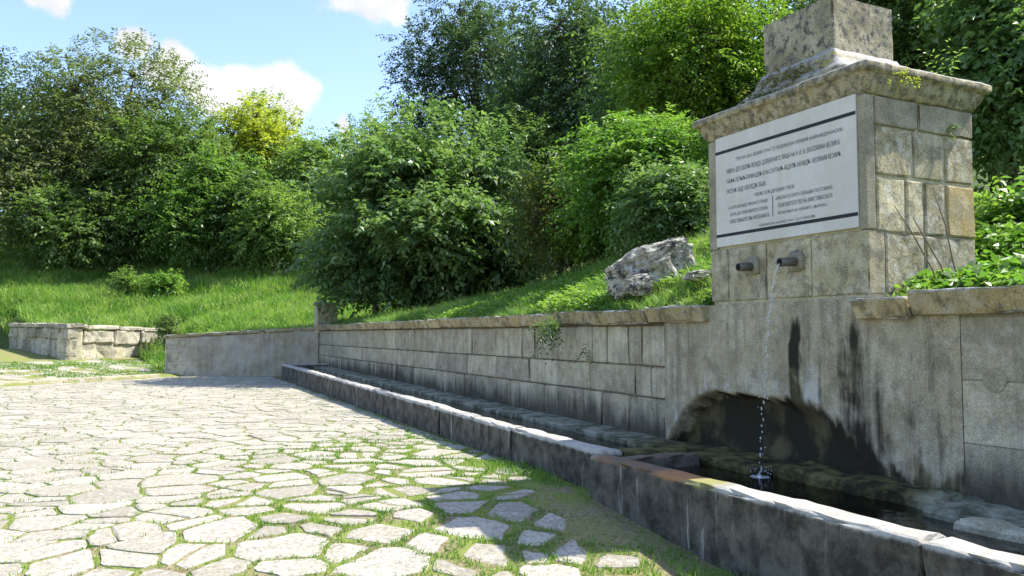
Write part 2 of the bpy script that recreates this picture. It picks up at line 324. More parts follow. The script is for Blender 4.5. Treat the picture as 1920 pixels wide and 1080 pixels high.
# ------------------------------------------------------------------ terrain
def xw(y): return 5.6+.034*np.maximum(0., y-7.)
W1 = (6.334, 28.6); W2 = (1.40, 30.75)
R1 = plan(125, 31); R0 = plan(18, 36); R2 = plan(330, 36)
tf = .62; RF = (R1[0]+(R2[0]-R1[0])*tf, R1[1]+(R2[1]-R1[1])*tf)
def wob(x, y): return .5*np.sin(x*.71+1.3*np.sin(y*.43))+.3*np.sin(y*1.13+2*np.sin(x*.37))+.2*np.sin(x*2.3+y*1.9)
def G(x, y):      # paved ground, path beyond the kerb
    x = np.asarray(x, float); y = np.asarray(y, float)
    g = -.1*np.clip(6.6-y, 0, 2.2)
    k = (x*-.585+y*.811)-(-3.06*-.585+26.95*.811)         # behind the kerb line
    g = g+np.where(k > 0, .10+.062*np.clip(k, 0, 12), 0)
    return g+.008*wob(x*1.3, y*1.3)
def T(x, y):
    x = np.asarray(x, float); y = np.asarray(y, float)
    u = x-xw(y); s = (.12+.36*np.exp(-(np.maximum(0, y-9)/8.5)**2))*np.clip((y/np.maximum(.5, x)-.62)/.55, .22, 1.)
    bank = 1.70+np.where(u > 0, s*np.minimum(u, 5.)+.28*np.maximum(u-5, 0), .3*u)
    v = (x-W1[0])*.40+(y-W1[1])*.917; t = np.clip((x-W2[0])/(W1[0]-W2[0]), 0, 1)
    mead = 1.36+.3*t+.03*v+.27*np.log1p(np.exp(np.clip(v-7.5, -30, 30)))
    h = np.where(u > -6, np.where(v > 0, np.maximum(bank, mead), np.where(u > 0, bank, mead)), mead)
    # unretained weedy slope between the return wall and the rubble wall
    dx, dy = RF[0]-W2[0], RF[1]-W2[1]; ln = math.hypot(dx, dy)
    sd_ = ((x-W2[0])*dy-(y-W2[1])*dx)/ln
    rx, ry = R2[0]-R1[0], R2[1]-R1[1]; rl = math.hypot(rx, ry)
    beh = ((y-R1[1])*rx-(x-R1[0])*ry)/rl
    k = np.clip(sd_/3., 0, 1); k = k*k*(3-2*k); k = np.where((beh < .3) & (v > -.5), k, 1.)
    h = G(x, y)*(1-k)+h*k
    lx, ly = -14.-R0[0], 50.-R0[1]; db = ((x-R0[0])*ly-(y-R0[1])*lx)/math.hypot(lx, ly)
    k = np.clip(db/4., 0, 1); k = k*k*(3-2*k); k = np.where(x < R0[0]+.1, k, 1.); h = np.minimum(G(x, y), .9)*(1-k)+h*k
    far = np.hypot(x, y); h = h+.10*np.clip(far-75, 0, 200)
    return h+.05*wob(x*.9, y*.9)*np.clip(np.abs(u)/2., .15, 1)

# ground sheet
def axis(a, b, fine0, fine1, st, big=12):
    return np.concatenate((np.linspace(a, fine0, big)[:-1], np.arange(fine0, fine1, st), np.linspace(fine1, b, big)))
gx = axis(-300, 300, -10, 6, .4); gy = axis(-300, 300, 0, 44, .4)
X, Y = np.meshgrid(gx, gy, indexing='ij'); Z = np.where(Y > 20, np.minimum(G(X, Y), .9), G(X, Y))-.002
inside = (X > xw(Y)+.0); Z = np.where(inside, np.minimum(Z, -.35), Z)
V = np.stack((X.ravel(), Y.ravel(), Z.ravel()), 1); a, b = X.shape
I = np.arange(a*b).reshape(a, b); F = np.stack((I[:-1, :-1].ravel(), I[1:, :-1].ravel(), I[1:, 1:].ravel(), I[:-1, 1:].ravel()), 1)
ground = tag(link('ground', npm(V, F, True), M_soil), 'earth ground with grass under the stone paving', None, None, 'structure')

# hillside: fans out behind the walls
poly = [(5.85, -60.), (5.85, 7.), (W1[0]+.25, W1[1]+.2), (W2[0]+.05, W2[1]+.2), RF, (R1[0], R1[1]+.2), (R0[0], R0[1]+.2), (-14., 50.), (-60., 60.), (-160, 60)]
def r_start(ph):
    d = (math.sin(ph), math.cos(ph)); bst = None
    for (x0, y0), (x1, y1) in zip(poly, poly[1:]):
        ex, ey = x1-x0, y1-y0; den = d[0]*ey-d[1]*ex
        if abs(den) < 1e-9: continue
        t = (x0*ey-y0*ex)/den; s_ = (x0*d[1]-y0*d[0])/den
        if t > 0 and -1e-6 <= s_ <= 1+1e-6 and (bst is None or t < bst): bst = t
    return bst
ph = np.radians(np.arange(-55, 150, .35)); steps = np.concatenate(([0], np.cumsum(.16*1.085**np.arange(62)))); steps = steps[steps < 240]
rows = []
for p_ in ph:
    r0 = r_start(p_) or 60.
    rr = r0+steps; rows.append(np.stack((np.sin(p_)*rr, np.cos(p_)*rr), 1))
XY = np.array(rows); Z = T(XY[..., 0], XY[..., 1]); V = np.concatenate((XY, Z[..., None]), 2).reshape(-1, 3); a, b = Z.shape
I = np.arange(a*b).reshape(a, b); F = np.stack((I[:-1, :-1].ravel(), I[:-1, 1:].ravel(), I[1:, 1:].ravel(), I[1:, :-1].ravel()), 1)
hill = tag(link('hillside', npm(V, F, True), M_hill), 'grassy hillside rising behind the stone walls', None, None, 'structure')

# ------------------------------------------------------------------ paving: flagstones
rng = np.random.default_rng(7)
def scatter_stones():
    pts = []; cell = .45; grid = {}
    for dm, tries in ((.56, 500), (.46, 2600), (.37, 6500), (.28, 14000), (.20, 22000)):
        for _ in range(tries):
            x = rng.uniform(-8.5, 4.7); y = rng.uniform(2.2, 36.)
            if x > 3.87+.034*max(0, y-6.8)+.5 or x < -2.8-.16*y: continue
            ok = True; ci, cj = int(x//cell), int(y//cell)
            for i in range(ci-2, ci+3):
                for j in range(cj-2, cj+3):
                    for q in grid.get((i, j), ()):
                        if ((q[0]-x)*.86)**2+((q[1]-y)*1.14)**2 < (.49*(dm+q[2]))**2: ok = False; break
                    if not ok: break
                if not ok: break
            if ok: grid.setdefault((ci, cj), []).append((x, y, dm)); pts.append((x, y, dm))
    return np.array(pts)
SEED3 = scatter_stones(); SEED = SEED3[:, :2]; WGT = (.46*SEED3[:, 2])**2
def clip(poly_, nx, ny, c):          # keep nx*x+ny*y <= c
    o = []; n = len(poly_)
    for i in range(n):
        a, b = poly_[i], poly_[(i+1) % n]; da = nx*a[0]+ny*a[1]-c; db = nx*b[0]+ny*b[1]-c
        if da <= 0: o.append(a)
        if da*db < 0: t = da/(da-db); o.append((a[0]+(b[0]-a[0])*t, a[1]+(b[1]-a[1])*t))
    return o
KN = (-.585, .811); KC = -3.06*KN[0]+26.95*KN[1]
def gap_at(x, y):
    g = .0055+.027*max(0, min(1, (x-.2)/2.))*max(0, min(1, (13.-y)/4.))+.005*max(0, min(1, (9-y)/4))
    return g*(.75+.5*(.5+.5*math.sin(x*3.1+y*2.3)))
def bare(x, y): # earth patch by the near trough
    return (x > 3.45+.2*math.sin(y*3.) and y < 6.0) or (x > 3.62+.2*math.sin(y*2.7) and y < 9.)
def warp(p):
    x, y = p; v1 = mn.noise_vector(Vector((x*.9, y*.9, 3.))); v2 = mn.noise_vector(Vector((x*2.6, y*2.6, 9.))); v3 = mn.noise_vector(Vector((x*8., y*8., 5.)))
    return (x+.15*v1.x+.065*v2.x+.016*v3.x, y+.15*v1.y+.065*v2.y+.016*v3.y)
paving = empty('paving'); tag(paving, 'crazy paving of pale irregular flagstones with grassy joints', None, None, 'structure')
stones = []
for i, (x, y) in enumerate(SEED):
    pl = [(x-1.1, y-1.1), (x+1.1, y-1.1), (x+1.1, y+1.1), (x-1.1, y+1.1)]
    d2 = ((SEED-SEED[i])**2).sum(1); nb = np.argsort(d2)[1:30]; gb = gap_at(x, y)*rng.uniform(.8, 1.4)
    for j in nb:
        dx, dy = SEED[j]-SEED[i]; L_ = math.hypot(dx, dy); nx, ny = dx/L_, dy/L_
        ft = (L_*L_+WGT[i]-WGT[j])/(2*L_); g = gb*(.25+1.7*math.fabs(math.sin(i*j*.37+i+j))); pl = clip(pl, nx, ny, nx*(x+nx*ft)+ny*(y+ny*ft)-g)
        if len(pl) < 3: break
    back = KN[0]*x+KN[1]*y > KC
    if back: pl = clip(pl, -KN[0], -KN[1], -(KC+.16))
    else: pl = clip(pl, KN[0], KN[1], KC-.06)
    if len(pl) >= 3: pl = clip(pl, 1, -.034, (4.02 if y > 6.4 else 3.88)-.034*6.8)
    if len(pl) >= 3 and not back: pl = clip(pl, .40, .917, .40*W1[0]+.917*W1[1]-.25)
    if back and (x > W2[0]-.2 or (x-R1[0])*(R2[1]-R1[1])-(y-R1[1])*(R2[0]-R1[0]) < .25*4 or (x-R1[0])*(R0[1]-R1[1])-(y-R1[1])*(R0[0]-R1[0]) > 0 and x < R1[0]): continue
    if back and ((x-W2[0])*(RF[1]-W2[1])-(y-W2[1])*(RF[0]-W2[0])) > -.1: continue
    if len(pl) < 3: continue
    area = lambda q: .5*sum(q[k][0]*q[(k+1) % len(q)][1]-q[(k+1) % len(q)][0]*q[k][1] for k in range(len(q)))
    if bare(x, y) and rng.random() < .85: continue
    if back and rng.random() < .35: continue
    pieces = [pl]
    if area(pl) > .10 and rng.random() < .3:      # some stones cracked or laid in two
        an = rng.uniform(0, math.pi); nx, ny = math.cos(an), math.sin(an); cc = nx*x+ny*y+rng.normal(0, .06); g2 = gap_at(x, y)*rng.uniform(.7, 1.3)
        pieces = [clip(pl, nx, ny, cc-g2), clip(pl, -nx, -ny, -cc-g2)]
    for pl in pieces:
        if len(pl) < 3: continue
        A = area(pl)
        if A < .008: continue
        q = []
        for k in range(len(pl)):
            a = np.array(pl[k]); b = np.array(pl[(k+1) % len(pl)]); L_ = np.linalg.norm(b-a)
            if L_ < .03: continue
            ts = [rng.uniform(.05, .14), rng.uniform(.86, .95)] if L_ < .2 else [rng.uniform(.05, .12), rng.uniform(.4, .6), rng.uniform(.88, .95)]
            nrm = np.array((-(b-a)[1], (b-a)[0]))/L_
            q += [np.array(warp(a+(b-a)*t_+nrm*rng.uniform(-.003, .012))) for t_ in ts]
        if len(q) < 4: continue
        q = np.array(q); c = q.mean(0); n = len(q); h = rng.uniform(.003, .012); tilt = rng.normal(0, .010, 2)
        z0 = float(G(c[0], c[1])); Vv = []; Fv = []
        for ring, (ins, zz) in enumerate(((0., -.06), (0., h-.004), (.02, h))):
            for p_ in q:
                d = p_-c; pp = c+d*(1-ins/max(.08, np.linalg.norm(d))); gz = float(G(pp[0], pp[1]))
                Vv.append((pp[0], pp[1], gz+zz+((pp-c)@tilt+rng.normal(0, .002) if ring else 0)))
        for rg_ in (0, 1):
            for k in range(n): Fv.append([rg_*n+k, rg_*n+(k+1) % n, (rg_+1)*n+(k+1) % n, (rg_+1)*n+k])
        Fv.append([2*n+k for k in range(n)])
        dpt = (c[0]*sy+c[1]*cy); lat = c[0]*cy-c[1]*sy; seen = dpt > 3 and abs(lat/dpt) < .66
        stones.append((A/dpt**3 if seen else 0, Vv, Fv))
stones.sort(key=lambda s: -s[0])
for k, (a, Vv, Fv) in enumerate(stones[:300]): link('flagstone', pyd(Vv, Fv, False), M_flag, paving)
Vv, Fv = cat([(s[1], s[2]) for s in stones[300:]])
o = link('far_flagstones', pyd(Vv, Fv), M_flag, paving); o['kind'] = 'stuff'

# kerb between square and path: separate lengths
kerb = empty('kerb'); tag(kerb, 'low pale kerb running from the return wall to the left', 'kerb')
ka = np.array((1.25, 30.05)); kd = np.array((-.811, -.585)); pos_ = 0
kn_ = np.array((-.585, .811))
while pos_ < 9:
    L_ = 1.1; V_, F_ = rough_box((0, L_-.012, 0, .15, -.2, .13), .3, .015, .004, 5, pos_)
    o_ = ka+kd*pos_; V_ = [(o_[0]+kd[0]*v[0]+kn_[0]*v[1], o_[1]+kd[1]*v[0]+kn_[1]*v[1], v[2]) for v in V_]
    link('kerb_stone', pyd(V_, [f[::-1] for f in F_]), M_kerb, kerb); pos_ += L_

# ------------------------------------------------------------------ the long fountain wall
def ywall(px): 
    y = 10.
    for _ in range(8): y = onx(px, 650, 5.6+.034*max(0, y-7)).y
    return y
wall = empty('fountain_wall', (5.6, 15, 0)); tag(wall, 'long grey ashlar retaining wall with coping running behind the troughs', 'wall')
V_, F_ = rough_box((5.625, 6.0, 7.45, 28.9, -.2, 1.68), .5, .01, 0, 1); under(link('wall_core', pyd(shear(V_), F_), M_joint), wall)
V_, F_ = rough_box((5.608, 6.0, -6., 3.95, -.2, 1.70), .5, .002, 0, 1); under(link('wall_core', pyd(V_, F_), M_cem), wall)
courses = [(1.122, 1.60, [1243, 1204, 1177, 1137, 1110, 1047, 1002, 979, 930, 885, 830, 777, 741, 724, 690, 649, 625]),
           (.752, 1.115, [1243, 1220, 1190, 1105, 992, 930, 876, 821, 776, 727, 679, 640]),
           (.05, .745, [1243, 1178, 1128, 1020, 957, 871, 820, 774, 743, 678, 640])]
sd0 = 1.
for z0, z1, pxs in courses:
    ys = [7.5]+[ywall(p) for p in pxs[1:]]+[28.75]
    for a, b in zip(ys, ys[1:]):
        n = max(1, int(round((b-a)/2.2)))
        for i in range(n):
            p0 = a+(b-a)*i/n; p1 = a+(b-a)*(i+1)/n; sd0 += 1.37; off = random.Random(sd0).uniform(-.009, .010); gp = random.Random(sd0*3).uniform(.003, .012)
            V_, F_ = rough_box((5.60+off, 5.78, p0+gp, p1-gp, z0+.005, z1-.004), .3, .014, .005, 4, sd0, .11)
            under(link('block', pyd(shear(V_), F_), M_block), wall)
for z0, z1, ys in [(1.165, 1.625, [3.885, 3.36, 2.4, 1.2, 0, -1.5, -3.5]), (.70, 1.158, [3.885, 3.1, 2.2, .9, -.4, -2, -3.5]), (-.1, .693, [3.885, 3.4, 2.3, 1.2, 0, -1.6, -3.5])]:
    for b, a in zip(ys, ys[1:]):
        sd0 += 1.37
        V_, F_ = rough_box((5.60+random.Random(sd0).uniform(-.003, .004), 5.78, a+.0012, b-.0012, z0+.003, z1), 5., .004, .002, 4, sd0, .012)
        under(link('block', pyd(V_, F_), M_block), wall)
# round stone plug let into the right section
V_ = []; F_ = []
for k in range(20):
    a = 2*math.pi*k/20; V_ += [(5.63, 3.635+.098*math.cos(a), 1.17+.098*math.sin(a)), (5.589, 3.635+.088*math.cos(a), 1.17+.088*math.sin(a))]
F_ = [[2*k, 2*k+1, (2*k+3) % 40, (2*k+2) % 40] for k in range(20)]+[[2*k+1 for k in range(20)]]
under(link('round_plug', pyd(V_, F_), M_cem), wall)
# coping stones
def coping(y0, y1, z0, z1, sd_, sh=True, tiltz=0.):
    V_, F_ = rough_box((5.47, 5.98, y0+.006, y1-.006, z0, z1), .22, .018, .014, 5, sd_, .09)
    V_ = [(v[0]-(0.0 if v[2] > (z0+z1)/2 else -.05), v[1], v[2]) for v in V_]
    under(link('coping_stone', pyd(shear(V_) if sh else V_, F_), M_cope), wall)
y = 6.70; k = 0
for ln in [1.05, 1.35, 1.0, 1.2, 1.5, 1.1, 1.3, 1.6, 1.2, 1.4, 1.1, 1.5, 1.3, 1.6, 1.2, 1.5, 1.4]:
    if y > 28.3: break
    z1 = 1.80+random.Random(k).uniform(-.012, .012); coping(y, min(28.7, y+ln), z1-.175, z1, 10+k*2.1); y += ln; k += 1
for (a, b, z0, z1) in ((4.25, 4.78, 1.62, 1.79), (2.95, 4.24, 1.645, 1.835), (1.6, 2.94, 1.64, 1.83), (.2, 1.59, 1.64, 1.82), (-1.2, .19, 1.64, 1.83), (-3., -1.21, 1.64, 1.82)):
    coping(a, b, z0, z1, a*3.3+50, False)

# ------------------------------------------------------------------ the monument
mon = empty('fountain_monument', (6.3, 5.66, 0)); tag(mon, 'tall stone fountain monument with white inscribed plaque, cornice and top block', 'monument')
def part(name, VF, mat, parent=None, smooth=False):
    o = link(name, pyd(VF[0], VF[1], smooth), mat); return under(o, parent or mon)
Y0, Y1, XF, XB = 4.68, 6.67, 5.60, 7.0
part('core', rough_box((XF+.02, XB-.02, Y0+.018, Y1-.02, 1.5, 3.56), .6, .01, 0, 1), M_mort)
# rendered panel under the monument with the hollowed, wet niche
ny_, nz_ = 206, 96; ya, yb, za, zb = 3.89, 7.49, -.1, 1.80
V_ = []; wet = []; lime = []
def sstep(a, b, v): t = min(1, max(0, (v-a)/(b-a))); return t*t*(3-2*t)
def arch(y):
    z = .90
    if y > 6.55: z = .90-.62*((y-6.55)/.92)**2.2
    if y < 5.35: z = .90-.60*(min(1.3, (5.35-y)/.85))**1.7
    return z+.035*mn.noise(Vector((y*3., .3, 4.)))+.02*mn.noise(Vector((y*9., 2., 1.)))
for j in range(nz_):
    for i in range(ny_):
        y = ya+(yb-ya)*i/(ny_-1); z = za+(zb-za)*j/(nz_-1); e = arch(y)-z
        soft = sstep(4.9, 6.1, y); dpt = sstep(-.012, .07+.30*(1-soft), e)*(.06+.17*soft)*(1-.35*sstep(.25, .75, e))
        x = 5.598+dpt+.006*fbm((0, y, z), 4, 4, 3.)
        if z > 1.6 and False: pass
        V_.append((x, y, z))
        n = fbm((0, y, z*.5), 6, 4, 8.)*.12
        hs = 1-sstep(4.7, 5.7, y); wt = sstep(-.06-.16*hs, .10+.26*hs, e+n*(.6+hs))
        if y < 5.6: wt = max(wt, .95*sstep(-.16, .34, .66-z+n*2.-.16*sstep(4.95, 4.1, y)))
        for (c, wd, zt, st_) in ((5.52, .095, 1.70, 1.02), (4.87, .19, 1.75, .60), (4.60, .10, 1.3, .45), (4.32, .07, 1.5, .40), (4.1, .05, 1.55, .36), (6.3, .03, 1.2, .35), (5.22, .04, 1.5, .45)):
            wt = max(wt, st_*sstep(1.5, .2, abs(y-c-.02*math.sin(z*7)-.03*mn.noise(Vector((z*5, c, 0))))/(wd*(1.15-.35*z/1.6)))*sstep(zt+.10, zt-.28, z)*(.7+.5*fbm((0, y*2, z), 4, 3, 2.)+.3))
        wet.append(wt)
        lime.append(sstep(.42, .0, -e)*sstep(-.05, .02, -e)*(.62 if y > 4.95 else .45)+(.5*sstep(.11, .05, abs(y-5.32)) if z < 1.6 else 0))
I = np.arange(nz_*ny_).reshape(nz_, ny_); F_ = np.stack((I[:-1, :-1].ravel(), I[1:, :-1].ravel(), I[1:, 1:].ravel(), I[:-1, 1:].ravel()), 1)
me = npm(V_, F_, True)
for nm, dat in (('wet', wet), ('lime', lime)): at = me.attributes.new(nm, 'FLOAT', 'POINT'); at.data.foreach_set('value', np.array(dat, np.float32))
under(link('niche_panel', me, M_panel), mon)
part('niche_backing', rough_box((5.98, 6.3, 3.85, 7.5, -.2, 1.6), 1., .01, 0, 1), M_joint)
# front base stones around the spouts
for a, b, s_ in ((Y0, 5.30, 1.), (5.308, 5.86, 2.), (5.868, 6.40, 3.), (6.408, Y1, 4.)):
    part('front_stone', rough_box((XF, XF+.2, a, b, 1.835, 2.375), .12, .012, .006, 5, s_, .04), M_mon)
part('cement_strip', rough_box((XF-.012, XF+.1, 6.555, Y1+.004, 2.38, 3.53), .3, .008, .003, 5, 7.), M_cem)
part('cement_strip', rough_box((XF-.012, XF+.1, Y0-.004, 4.752, 2.38, 3.53), .3, .008, .003, 5, 8.), M_cem)
# side stones
def xs(px): return ony(px, 400, Y0).x
rows_ = [(1.84, 2.355, [(XF+.205, 6.30), (6.31, XB)]),
         (2.37, 2.83, [(XF+.11, xs(1697)), (xs(1700), xs(1731)), (xs(1734), xs(1772)), (xs(1776), XB)]),
         (2.86, 3.27, [(XF+.11, xs(1712)), (xs(1716), xs(1771)), (xs(1776), XB)]),
         (3.285, 3.53, [(XF+.11, 6.25), (6.26, XB)])]
for ri, (z0, z1, cells) in enumerate(rows_):
    for ci, (a, b) in enumerate(cells):
        mt = M_ochre if (ri in (1,) and ci == len(cells)-1) else (M_cem if ri == 3 else (M_mon if ri == 2 and ci == 1 else M_side))
        part('side_stone', rough_box((a+.008, b-.008, Y0-.004-.004*(ri % 2), Y0+.18, z0, z1), .14, .014, .008, 6, ri*7+ci*2.3, .05), mt)
# cornice, stepped moulding, top block
def ringr(o, z): return (XF-o, XB+o, Y0-o, Y1+o, z)
part('cornice', loft([ringr(0., 3.54), ringr(.015, 3.552), ringr(.04, 3.59), ringr(.065, 3.645), ringr(.078, 3.69), ringr(.085, 3.702), ringr(.115, 3.708), ringr(.122, 3.72), ringr(.122, 3.762), ringr(.108, 3.782), ringr(.03, 3.80), ringr(-.1, 3.815)], 26, .008, 8, 4.), M_corn, None, True)
part('stepped_moulding', loft([(5.74, 6.87, 5.0, 6.35, 3.78), (5.725, 6.885, 4.985, 6.365, 3.81), (5.725, 6.885, 4.985, 6.365, 3.895), (5.75, 6.865, 5.015, 6.34, 3.925), (5.79, 6.82, 5.08, 6.29, 3.955), (5.83, 6.79, 5.15, 6.23, 4.01), (5.86, 6.76, 5.21, 6.20, 4.08), (5.885, 6.735, 5.245, 6.18, 4.15)], 18, .016, 7, 14.), M_corn, None, True)
part('top_block', rough_box((5.90, 6.72, 5.265, 6.16, 4.10, 4.68), .12, .016, .010, 6, 21., .06), M_cap)
# plaque with inlay bars and inscription
plq = part('plaque', rough_box((XF-.022, XF+.06, 4.757, 6.55, 2.40, 3.548), .5, .006, .0015, 4, 30.), M_marble)
def sub(o, p): o.parent = p; o.matrix_parent_inverse = (Matrix.Translation(-mon.location)).inverted() @ Matrix.Translation((0, 0, 0)) if False else Matrix.Identity(4); return o
for z in (3.385, 2.515): o = link('inlay_bar', pyd(*rough_box((XF-.0245, XF-.015, 4.76, 6.547, z-.016, z+.016), 1., .001, 0, 1)), M_black, plq)
lines = [('ТУК НА 10/21 ЮЛИЙ 1774 Г. Е ПОДПИСАН ПЕРВИЯ КАЙНАРДЖАНСКИ', 6.24, 4.90, 3.275, .050), ('МИРЕН ДОГОВОРЪ МЕЖДУ ДОВЕРЕНИТЕ ЛИЦА НА Н. И. В. ЕКАТЕРИНА ВЕЛИКА', 6.38, 4.93, 3.165, .056),
         ('ГРАФЪ ПЕТЪРЪ РУМЯНЦЕВЪ И НА СУЛТАНЪ АБДУЛЪ ХАМИДЪ I ВЕЛИКИЯ ВЕЗИРЪ', 6.38, 4.92, 3.060, .056), ('МУСУНЪ ЗАДЕ МЕХМЕДЪ ПАША.', 6.38, 5.82, 2.955, .056),
         ('ЧЛЕНЪ 7 ОТЪ ДОГОВОРА ГЛАСИ:', 5.98, 5.46, 2.865, .042), ('А ЗА РУСИЯ БИДЕ ПРИЗНАТО ПРАВО', 6.36, 5.80, 2.785, .040), ('САМА ДА ПОКРОВИТЕЛСТВУВА', 6.34, 5.80, 2.715, .040), ('ХРИСТИЯНИТЕ ВЪ ИМПЕРИЯТА.', 6.34, 5.78, 2.645, .040),
         ('«ВИСОКАТА ПОРТА ОБЕЩАВА ПОСТОЯННО', 5.70, 5.02, 2.785, .040), ('ПОКРОВИТЕЛСТВО НА ХРИСТИЯНСКАТА', 5.67, 5.02, 2.715, .040), ('РЕЛИГИЯ И НА НЕЙНИТЕ ЦЪРКВИ.»', 5.67, 5.08, 2.645, .040), ('КАЙНАРДЖА 8 ЮЛИЙ 1934 Г. В. СТОЯНОВЪ', 5.92, 5.22, 2.558, .034)]
dg = bpy.context.evaluated_depsgraph_get()
for tx, yl, yr, z, hgt in lines:
    fc = bpy.data.curves.new('t', 'FONT'); fc.body = tx; fc.size = 1; fc.extrude = .0; fc.resolution_u = 2
    fo = bpy.data.objects.new('t', fc); sc.collection.objects.link(fo); dg.update(); me = bpy.data.meshes.new_from_object(fo.evaluated_get(bpy.context.evaluated_depsgraph_get()))
    co = np.array([v.co for v in me.vertices]); bpy.data.objects.remove(fo)
    if len(co) == 0: continue
    x0, x1 = co[:, 0].min(), co[:, 0].max(); h0, h1 = co[:, 1].min(), co[:, 1].max()
    for v in me.vertices: v.co = (XF-.0262, yl+(yr-yl)*(v.co.x-x0)/(x1-x0), z-hgt/2+hgt*(v.co.y-h0)/(h1-h0))
    me.materials.clear(); link('inscription_line', me, M_letter, plq)['kind'] = 'stuff'
link('divider_line', pyd(*rough_box((XF-.0262, XF-.02, 5.735, 5.742, 2.62, 2.82), 1., .001, 0, 1)), M_letter, plq)
# spouts
def spout(y, L_, sag):
    p = [(XF+.05, y, 2.165), (XF-L_*.5, y+.004, 2.165-sag*.4), (XF-L_, y+.008, 2.165-sag)]; V1, F1 = tube(p, (.043, .042, .042), 14)
    o = part('spout', (V1, F1), M_iron, None, True)
    d = (Vector(p[2])-Vector(p[1])).normalized(); e = Vector(p[2])+d*.0015; V2, F2 = tube([e, e+d*.001], (.033, .033), 14)
    link('mouth', pyd(V2, F2), M_dark, o)
    V3, F3 = loft([(XF-.025, XF+.03, y-.085, y+.085, 2.08), (XF-.035, XF+.03, y-.09, y+.09, 2.14), (XF-.035, XF+.03, y-.085, y+.085, 2.22), (XF-.015, XF+.03, y-.05, y+.05, 2.265)], 5, .02, 9, y)
    link('mortar_collar', pyd(V3, F3, True), M_cem, o)
spout(6.045, .18, .012); spout(5.46, .215, .012)

# ------------------------------------------------------------------ troughs
tr1 = empty('near_trough', (4.6, 3, 0)); tag(tr1, 'nearest stone trough with white rim edge and rusty corner, below the spouts', 'trough')
part('outer_wall', rough_box((3.95, 4.19, 3.02, 6.46, -.5, .375), .11, .03, .014, 4, 3., .10), M_trough, tr1)
part('outer_wall', rough_box((3.945, 4.20, -2.5, 3.012, -.5, .37), .11, .03, .014, 4, 9., .10), M_trough, tr1)
part('end_wall', rough_box((4.195, 5.05, 6.22, 6.45, -.4, .345), .12, .03, .018, 4, 5., .1), M_trough, tr1)
part('basin_floor', rough_box((4.15, 6.0, -2.4, 6.4, -.3, .06), .4, .02, .02, 3, 6.), M_floor, tr1)
rs = random.Random(4); y = 7.6
while y > -.6:
    L_ = rs.uniform(.9, 1.7); xo = rs.uniform(5.12, 5.26) if y > 4.4 else rs.uniform(5.0, 5.12); zt = rs.uniform(.28, .335)
    part('ledge_stone', rough_box((xo, 5.75, y-L_, y-.006, 0., zt), .09, .03, .035, 3.2, y*3, .10), M_ledge, tr1); y -= L_
part('pale_slab', rough_box((4.90, 5.10, 2.35, 3.5, .20, .305), .10, .035, .035, 4, 77., .12), M_kerb, tr1)['label'] = 'broken pale stone slab lying in the trough'
tr2 = empty('long_trough', (4.6, 17, 0)); tag(tr2, 'long low trough with worn whitish rim running along the ashlar wall', 'trough')
def shp(name, b, res, r, amp, ns, s_, chip, mat):
    V_, F_ = rough_box(b, res, r, amp, ns, s_, chip); V_ = shear(V_); V_ = [(v[0], v[1], v[2]+.006*(max(0, v[1]-7)) * (1 if v[2] > .1 else 0)) for v in V_]; return part(name, (V_, F_), mat, tr2)
y = 6.47; k = 0
for ln in (2.1, 2.6, 2.4, 2.8, 2.5, 3., 2.7, 3.0):
    y2 = min(27.3, y+ln); shp('outer_wall', (4.11, 4.33, y, y2-.004, -.4, .385+random.Random(k).uniform(-.008, .008)), .14, .035, .016, 3.5, 40+k*3, .10, M_trough); y = y2; k += 1
shp('end_wall', (4.335, 5.6, 27.08, 27.3, -.2, .38), .2, .03, .015, 4, 70, .1, M_trough)
shp('end_wall', (4.335, 5.1, 6.47, 6.75, -.2, .36), .14, .03, .02, 4, 71, .1, M_ledge)
shp('basin_floor', (4.3, 5.6, 6.5, 27.2, -.2, .13), .5, .02, .02, 3, 72, 0, M_floor)
y = 7.65; k = 0
while y < 27.0:
    ln = random.Random(k+5).uniform(2.2, 3.6); shp('ledge_stone', (random.Random(k).uniform(5.08, 5.14), 5.62, y, min(27.05, y+ln-.008), 0., .295+random.Random(k+2).uniform(-.008, .008)), .16, .015, .010, 3, 80+k*3, .05, M_ledge); y += ln; k += 1
def sheet(name, x0, x1, y0, y1, z, sh=False):
    V_ = []; n = 30
    for i in range(n+1):
        y = y0+(y1-y0)*i/n; dx = .034*max(0, y-7) if sh else 0; zz = z+(.006*max(0, y-7) if sh else 0); V_ += [(x0+dx, y, zz), (x1+dx, y, zz)]
    return link(name, pyd(V_, [[2*i, 2*i+1, 2*i+3, 2*i+2] for i in range(n)], True), M_water)
tag(sheet('trough_water', 4.1, 5.9, -2.4, 6.4, .235), 'dark still water in the nearest trough', None, None, 'structure')
tag(sheet('trough_water', 4.25, 5.3, 6.6, 27.1, .245, True), 'shallow greenish water lying in the long trough', None, None, 'structure')

# falling water
ws = empty('water_stream', (5.3, 5.47, 2.12)); tag(ws, 'thin stream of water breaking into drops below the right spout', 'water stream')
rs = random.Random(11); parts = []
p0 = Vector((XF-.22, 5.467, 2.135)); vx = -.45
def traj(t): return Vector((p0.x+vx*t, p0.y+.02*t, p0.z-.25*t-4.9*t*t))
pts = [traj(.012*i) for i in range(18)]; rad = [.0075-.0002*i+.0015*math.sin(i*1.9) for i in range(18)]
parts.append(tube(pts, rad, 7)); t = .012*17
def drop(p, r, st):
    V_ = []; F_ = []
    for a in range(5):
        th = math.pi*a/4
        for b in range(6): ph_ = 2*math.pi*b/6; V_.append((p.x+r*math.sin(th)*math.cos(ph_), p.y+r*math.sin(th)*math.sin(ph_), p.z+st*r*math.cos(th)))
    for a in range(4):
        for b in range(6): F_.append([a*6+b, (a+1)*6+b, (a+1)*6+(b+1) % 6, a*6+(b+1) % 6])
    return V_, F_
